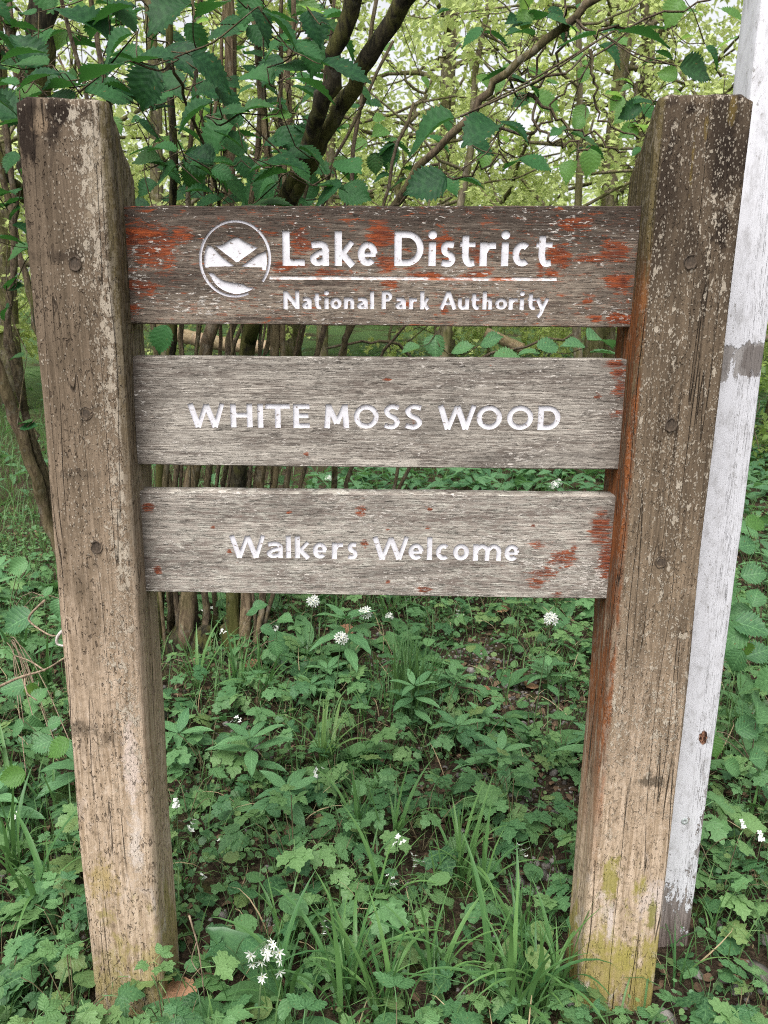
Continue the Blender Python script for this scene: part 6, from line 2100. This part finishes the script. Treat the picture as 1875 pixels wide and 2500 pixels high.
# herbs leaning over the foot of the left post, and at the right post's foot
for x, y, k, s in ((-.452, -.055, 4, .95), (-.555, -.075, 3, .72), (-.49, -.105, 0, .8), (-.63, -.05, 4, 1.0), (.36, -.09, 2, .8), (.47, -.10, 6, .7), (.55, -.08, 1, .7)):
    put(K_AVENS, AVENS[k], x, y, r_.uniform(0, 6.28), s, .05)
# big soft leaves at the front
for (u, v), s in (((620, 2420), 1.35), ((560, 2390), 1.2), ((520, 2460), 1.0), ((640, 2300), 1.3), ((190, 2440), 1.3), ((720, 2500), 1.1), ((510, 1850), 1.0), ((600, 1800), .9)):
    g = on_ground(u, v)
    if clear_of_posts(g.x, g.y, .02): put(K_HEART, HEART[r_.integers(0, 4)], g.x, g.y, r_.uniform(0, 6.28), s, .05)

# scatter of the rest, thinning with distance
cnt = {}
tries = 0
while tries < 9000:
    tries += 1
    y = -.30 + 3.0 * r_.random() ** 1.45
    x = r_.uniform(-1, 1) * ((y + 1.55) * .5 + .14) - .05
    if not clear_of_posts(x, y, .022): continue
    if abs(x + .55) < .11 and -.30 < y < 0: continue
    if abs(x - .455) < .11 and -.30 < y < 0: continue
    if r_.random() < .96 * float(bareness(x, y)): continue
    if (x + .74) ** 2 + (y - 1.8) ** 2 < .28 ** 2: continue
    q = r_.random()
    d = .062 + .024 * max(0, y)
    if q < .70: kind, spec, d0 = K_AVENS, AVENS[r_.integers(0, 12)], d
    elif q < .80: kind, spec, d0 = K_HEART, HEART[r_.integers(0, 4)], d * .8
    elif q < .88: kind, spec, d0 = K_TUFT, TUFT_S[r_.integers(0, 4)], d * .8
    elif q < .93 and y > .5: kind, spec, d0 = K_WHORL, WHORL[r_.integers(0, 4)], d * 1.3
    elif q < .97 and y > .8: kind, spec, d0 = K_GARLIC, GARLIC[r_.integers(0, 5)], d * 1.4
    else: continue
    if cnt.get(kind[0], 0) >= (250 if kind is K_AVENS else 45): continue
    if not free(x, y, d0): continue
    cnt[kind[0]] = cnt.get(kind[0], 0) + 1
    big = 1.0 + .10 * max(0, y)
    put(kind, spec, x, y, r_.uniform(0, 6.28), r_.uniform(.78, 1.25) * big, d0, tilt=r_.normal(0, .12))

# ------------------------------------------------------------------ low hazel shoots with big leaves, left and right
def low_hazel(u, v, leaves, label, light=()):
    g = on_ground(u, v)
    root = empty('hazel_seedling', g)
    tag(root, label, 'plant', 'young hazel shoots on the ground')
    mb = MB()
    for i, (a, b, l, ang, op, Y) in enumerate(leaves):
        z = (on_plane(a, b, Y) - CAM).dot(FWD)
        ln = l / FPX * z
        aa = R(ang)
        d = (RGT * math.cos(aa) + UPV * math.sin(aa) + FWD * r_.normal(0, .4)).normalized()
        c = at_depth(a, b, z + r_.normal(0, .06))
        bs = c - d * ln * .5
        n = Vector((0, 0, 1)) * (1.15 - op) + TO_CAM * op + RGT * r_.normal(0, .3)
        link('leaf', (ME_HAZEL_L if i in light else ME_HAZEL_G)[r_.integers(0, 6)], root, frame4(bs - g, d, n, ln * .82))
        petiole(mb, (r_.normal(0, .01), r_.normal(0, .01), -.01), np.array(bs - g), .0022, .0011, .25, 5)
    mb.build('stem', M_TWIG, root)


low_hazel(1840, 1880, [(1690, 1775, 112, 180, .75, .75), (1745, 1830, 72, -80, .9, .7), (1835, 1770, 90, 20, .8, .7), (1860, 1720, 100, 60, .7, .75), (1800, 1880, 70, -30, .7, .65), (1860, 1850, 80, 0, .7, .6)], 'young hazel with big ribbed leaves right of the white post knot', (1,))
low_hazel(1850, 1620, [(1745, 1310, 95, 200, .8, 1.1), (1830, 1330, 70, 10, .6, 1.1), (1820, 1290, 80, 160, .5, 1.2), (1855, 1270, 70, 20, .6, 1.2), (1770, 1440, 110, -60, .7, 1.0), (1850, 1400, 80, 10, .7, 1.0), (1850, 1530, 110, -10, .8, .9),
                       (1795, 1500, 80, 200, .6, .95), (1770, 1560, 110, 200, .7, .9), (1860, 1590, 90, 20, .6, .9), (1810, 1600, 90, -90, .7, .85), (1790, 1620, 80, 240, .6, .85), (1850, 1450, 70, 60, .6, 1.0), (1860, 1660, 100, 200, .6, .8), (1730, 1680, 90, -20, .5, .85)],
          'leafy hazel shoot filling the space right of the white post', (3, 10))
low_hazel(20, 1560, [(60, 1400, 90, 200, .7, .9), (35, 1385, 70, 200, .7, .95), (140, 1490, 62, -90, .9, .7), (120, 1440, 40, 60, .6, .7), (100, 1690, 62, 60, .8, .45), (75, 1690, 55, 250, .7, .45), (70, 1735, 70, 190, .6, .45), (95, 1770, 60, -70, .7, .4), (20, 1900, 80, 190, .8, .3),
                      (130, 1830, 75, 210, .8, .3), (95, 1820, 70, 200, .7, .35), (30, 1780, 70, 200, .6, .45), (20, 1680, 80, 190, .6, .6), (140, 1760, 50, 30, .7, .4), (30, 1520, 100, 200, .7, .8)], 'young hazel with ribbed leaves left of the left post', (5, 8, 9))
low_hazel(560, 1650, [(640, 1475, 50, 20, .5, 1.5), (610, 1495, 46, 200, .5, 1.5), (675, 1590, 55, -80, .7, 1.4), (700, 1510, 60, 10, .5, 1.5), (660, 1540, 50, -20, .5, 1.4)], 'dark leaved hazel shoot at the right foot of the hazel stems')

# ------------------------------------------------------------------ twigs, dead leaves, larger stones
def twig(pts, r0, label, mat=None, side=()):
    q = [np.array(p) for p in pts]
    c_ = q[0]
    mb = MB()
    s = smooth_path([p - c_ for p in q], 4)
    mb.tube(s, [r0 * (1 - .55 * i / len(s)) for i in range(len(s))], 6)
    for a in side:
        b = smooth_path([np.array(p) - c_ for p in a], 3)
        mb.tube(b, [r0 * .6 * (1 - .5 * i / len(b)) for i in range(len(b))], 5)
    o = mb.build('fallen_twig', mat or M_TWIG, None, loc=tuple(c_))
    tag(o, label, 'twig', 'dry twigs among the plants')


def pl(u, v, Y): return tuple(on_plane(u, v, Y))


twig([pl(-30, 1690, .5), pl(45, 1655, .45), pl(110, 1635, .42), pl(160, 1605, .35)], .0042, 'dry forked twig reaching the left post from the left edge', side=[[pl(110, 1638, .42), pl(75, 1615, .45), pl(35, 1600, .5)], [pl(60, 1650, .45), pl(65, 1690, .4), pl(90, 1710, .38)]])
twig([pl(110, 1465, .55), pl(75, 1500, .55), pl(75, 1520, .55), pl(120, 1550, .5), pl(145, 1552, .45)], .0035, 'thin brown crooked twig beside the left post')
twig([pl(165, 1530, .2), pl(142, 1552, .2), pl(140, 1572, .2), pl(160, 1578, .2)], .0042, 'bleached curled twig end poking out behind the left post', M_TWIG_W)
twig([pl(462, 2235, -.02), pl(485, 2320, -.02), pl(500, 2440, -.03)], .0021, 'pale dry stalk standing right of the left post foot', side=[[pl(480, 2300, -.02), pl(468, 2345, -.02), pl(490, 2380, -.03)]])
TW = [((400, 1740), (500, 1700), 'dry stick on the soil right of the left post, below the hazel stems'), ((1220, 1850), (1290, 1810), 'thin dry stick on the gravel near the right post'), ((940, 1905), (1060, 1880), 'thin dry stick between the posts, nearest the middle'),
      ((560, 1850), (640, 1790), 'short dry stick right of the left whorled herb'), ((1240, 1860), (1380, 1890), 'bent dry stick lying in the gravel patch'), ((420, 1610), (560, 1640), 'dry stick across the foot of the hazel stems'), ((1700, 2170), (1780, 2180), 'dry reddish stick right of the white post'),
      ((1010, 1955), (1080, 1948), 'short dry stick at the edge of the bare middle patch'), ((1160, 1540), (1250, 1600), 'dry stick on the far soil near the right post')]
for a, b, lab in TW:
    p, q = on_ground(*a), on_ground(*b)
    m = (p + q) / 2 + Vector((r_.normal(0, .015), r_.normal(0, .015), .012))
    twig([tuple(p + Vector((0, 0, .004))), tuple(m), tuple(q + Vector((0, 0, .008)))], .0022, lab)
DL = [((1285, 1690), .05, 'crumpled orange dead leaf on the soil near the right post'), ((1200, 1700), .045, 'pinkish dead leaf left of the orange one near the right post'), ((445, 2490), .06, 'brown dead leaf at the right of the left post foot'), ((600, 1640), .04, 'brown dead leaf at the foot of the hazel stems'),
      ((860, 1560), .05, 'brown dead leaf behind the nearest white flower head'), ((1210, 1500), .05, 'yellow brown dead leaf under the lower board')]
for (u, v), s, lab in DL:
    g = on_ground(u, v)
    o = link('dead_leaf', ME_DEAD[r_.integers(0, 2)], None, frame4(g + Vector((0, 0, .018)), Vector((r_.normal(0, 1), r_.normal(0, .4), .25)), Vector((r_.normal(0, .3), -.5, 1)), s * 1.5))
    tag(o, lab, 'dead leaf', 'dead leaves one can pick out')
ST = [((1850, 2385), .034, 'largest pale stone at the right edge below the plants'), ((1795, 2420), .017, 'small grey stone left of the largest pale stone'), ((1600, 2430), .026, 'grey stone beside the foot of the right post'), ((1585, 2375), .013, 'small pale stone between the right post and the white post'),
      ((1810, 2480), .022, 'rounded stone at the lower right corner'), ((1870, 2300), .02, 'grey stone at the right edge above the largest pale stone'), ((1325, 2140), .019, 'roundish stone in the gravel beside the right post'), ((1300, 2180), .013, 'small stone just left of the roundish one beside the right post'), ((1360, 1985), .014, 'pale stone on the gravel patch touching the right post'),
      ((1330, 1840), .013, 'small stone at the top of the gravel patch'), ((630, 1830), .020, 'grey stone right of the left whorled herb'), ((660, 1850), .014, 'smaller grey stone beside the one right of the left whorled herb'), ((1700, 1815), .024, 'flat grey stone under the ribbed hazel leaves'), ((545, 2240), .016, 'grey stone right of the left post behind the nodding flowers'),
      ((560, 2290), .013, 'small grey stone left of the nodding flowers'), ((400, 1750), .022, 'pale stone close right of the left post below the hazel'), ((1150, 1640), .022, 'flat stone beyond the whorled herbs'), ((1215, 1890), .011, 'tiny pale stone on the bare soil left of the gravel'), ((1260, 2240), .014, 'grey stone behind the grass at the right post'), ((1700, 2440), .012, 'small stone right of the white post foot')]
ME_STONE = [mesh_np('stone', g[0], g[1], M_STONE, uv=g[2]) for g in PEB]
for (u, v), s, lab in ST:
    g = on_ground(u, v)
    if not clear_of_posts(g.x, g.y, .01): g.y -= .06
    a = r_.uniform(0, 6.28)
    o = link('stone', ME_STONE[r_.integers(0, 4)], None, frame4(g + Vector((0, 0, s * .25)), Vector((math.cos(a), math.sin(a), r_.normal(0, .12))), Vector((r_.normal(0, .2), r_.normal(0, .2), 1)), s))
    tag(o, lab, 'stone', 'stones one can pick out')

# ------------------------------------------------------------------ a label for every plant, from what stands nearest
MARKS = [('the left post', -.537, .065), ('the right post', .455, .065), ('the white post', .63, .2), ('the hazel stems', -.70, 1.75), ('the iris clump', *on_ground(790, 1895).xy), ('the rush tuft', *on_ground(1000, 1760).xy),
         ('the nodding garlic', -.20, -.06), ('the gravel patch', *on_ground(1340, 1960).xy), ('the large garlic head', *on_plane(1345, 1512, 1.0).xz), ('the orange dead leaf', *on_ground(1285, 1690).xy), ('the largest pale stone', *on_ground(1850, 2385).xy)]
MARKS[8] = ('the large garlic head', on_plane(1345, 1512, 1.0).x, 1.0)
MARKS += [('the middle garlic head', on_plane(833, 1560, .95).x, .95), ('the bare middle patch', *on_ground(1040, 1950).xy), ('the left whorled herb', *on_ground(440, 1870).xy), ('the forked dry twig', *on_ground(70, 1650).xy), ('the ribbed hazel leaves', *on_ground(1840, 1880).xy), ('the tall front grass', *on_ground(860, 2440).xy), ('the far dry stick', *on_ground(1205, 1570).xy)]
ORD = ['nearest', 'second nearest', 'third nearest', 'fourth nearest', 'fifth nearest', 'sixth nearest', 'seventh nearest', 'eighth nearest', 'ninth nearest', 'tenth nearest', 'eleventh nearest', 'twelfth nearest', 'thirteenth nearest', 'fourteenth nearest', 'fifteenth nearest', 'sixteenth nearest', 'seventeenth nearest', 'eighteenth nearest', 'nineteenth nearest', 'twentieth nearest']
cells = {}
for root, phrase in PLANTS:
    x, y = root.location.x, root.location.y
    best = min(MARKS, key=lambda m: math.hypot(x - m[1], (y - m[2]) * .8))
    a = math.degrees(math.atan2(y - best[2], x - best[1])) % 360
    dr = ['right of', 'behind and right of', 'behind', 'behind and left of', 'left of', 'in front and left of', 'in front of', 'in front and right of'][int((a + 22.5) // 45) % 8]
    cells.setdefault((phrase, best[0], dr), []).append((math.hypot(x - best[1], y - best[2]), root))
for (phrase, mk, dr), L in cells.items():
    L.sort(key=lambda q: q[0])
    for i, (d, root) in enumerate(L):
        root['label'] = f'{phrase} {dr} {mk}' if len(L) == 1 else f'{phrase}, {ORD[min(i, 19)]} of those {dr} {mk}'
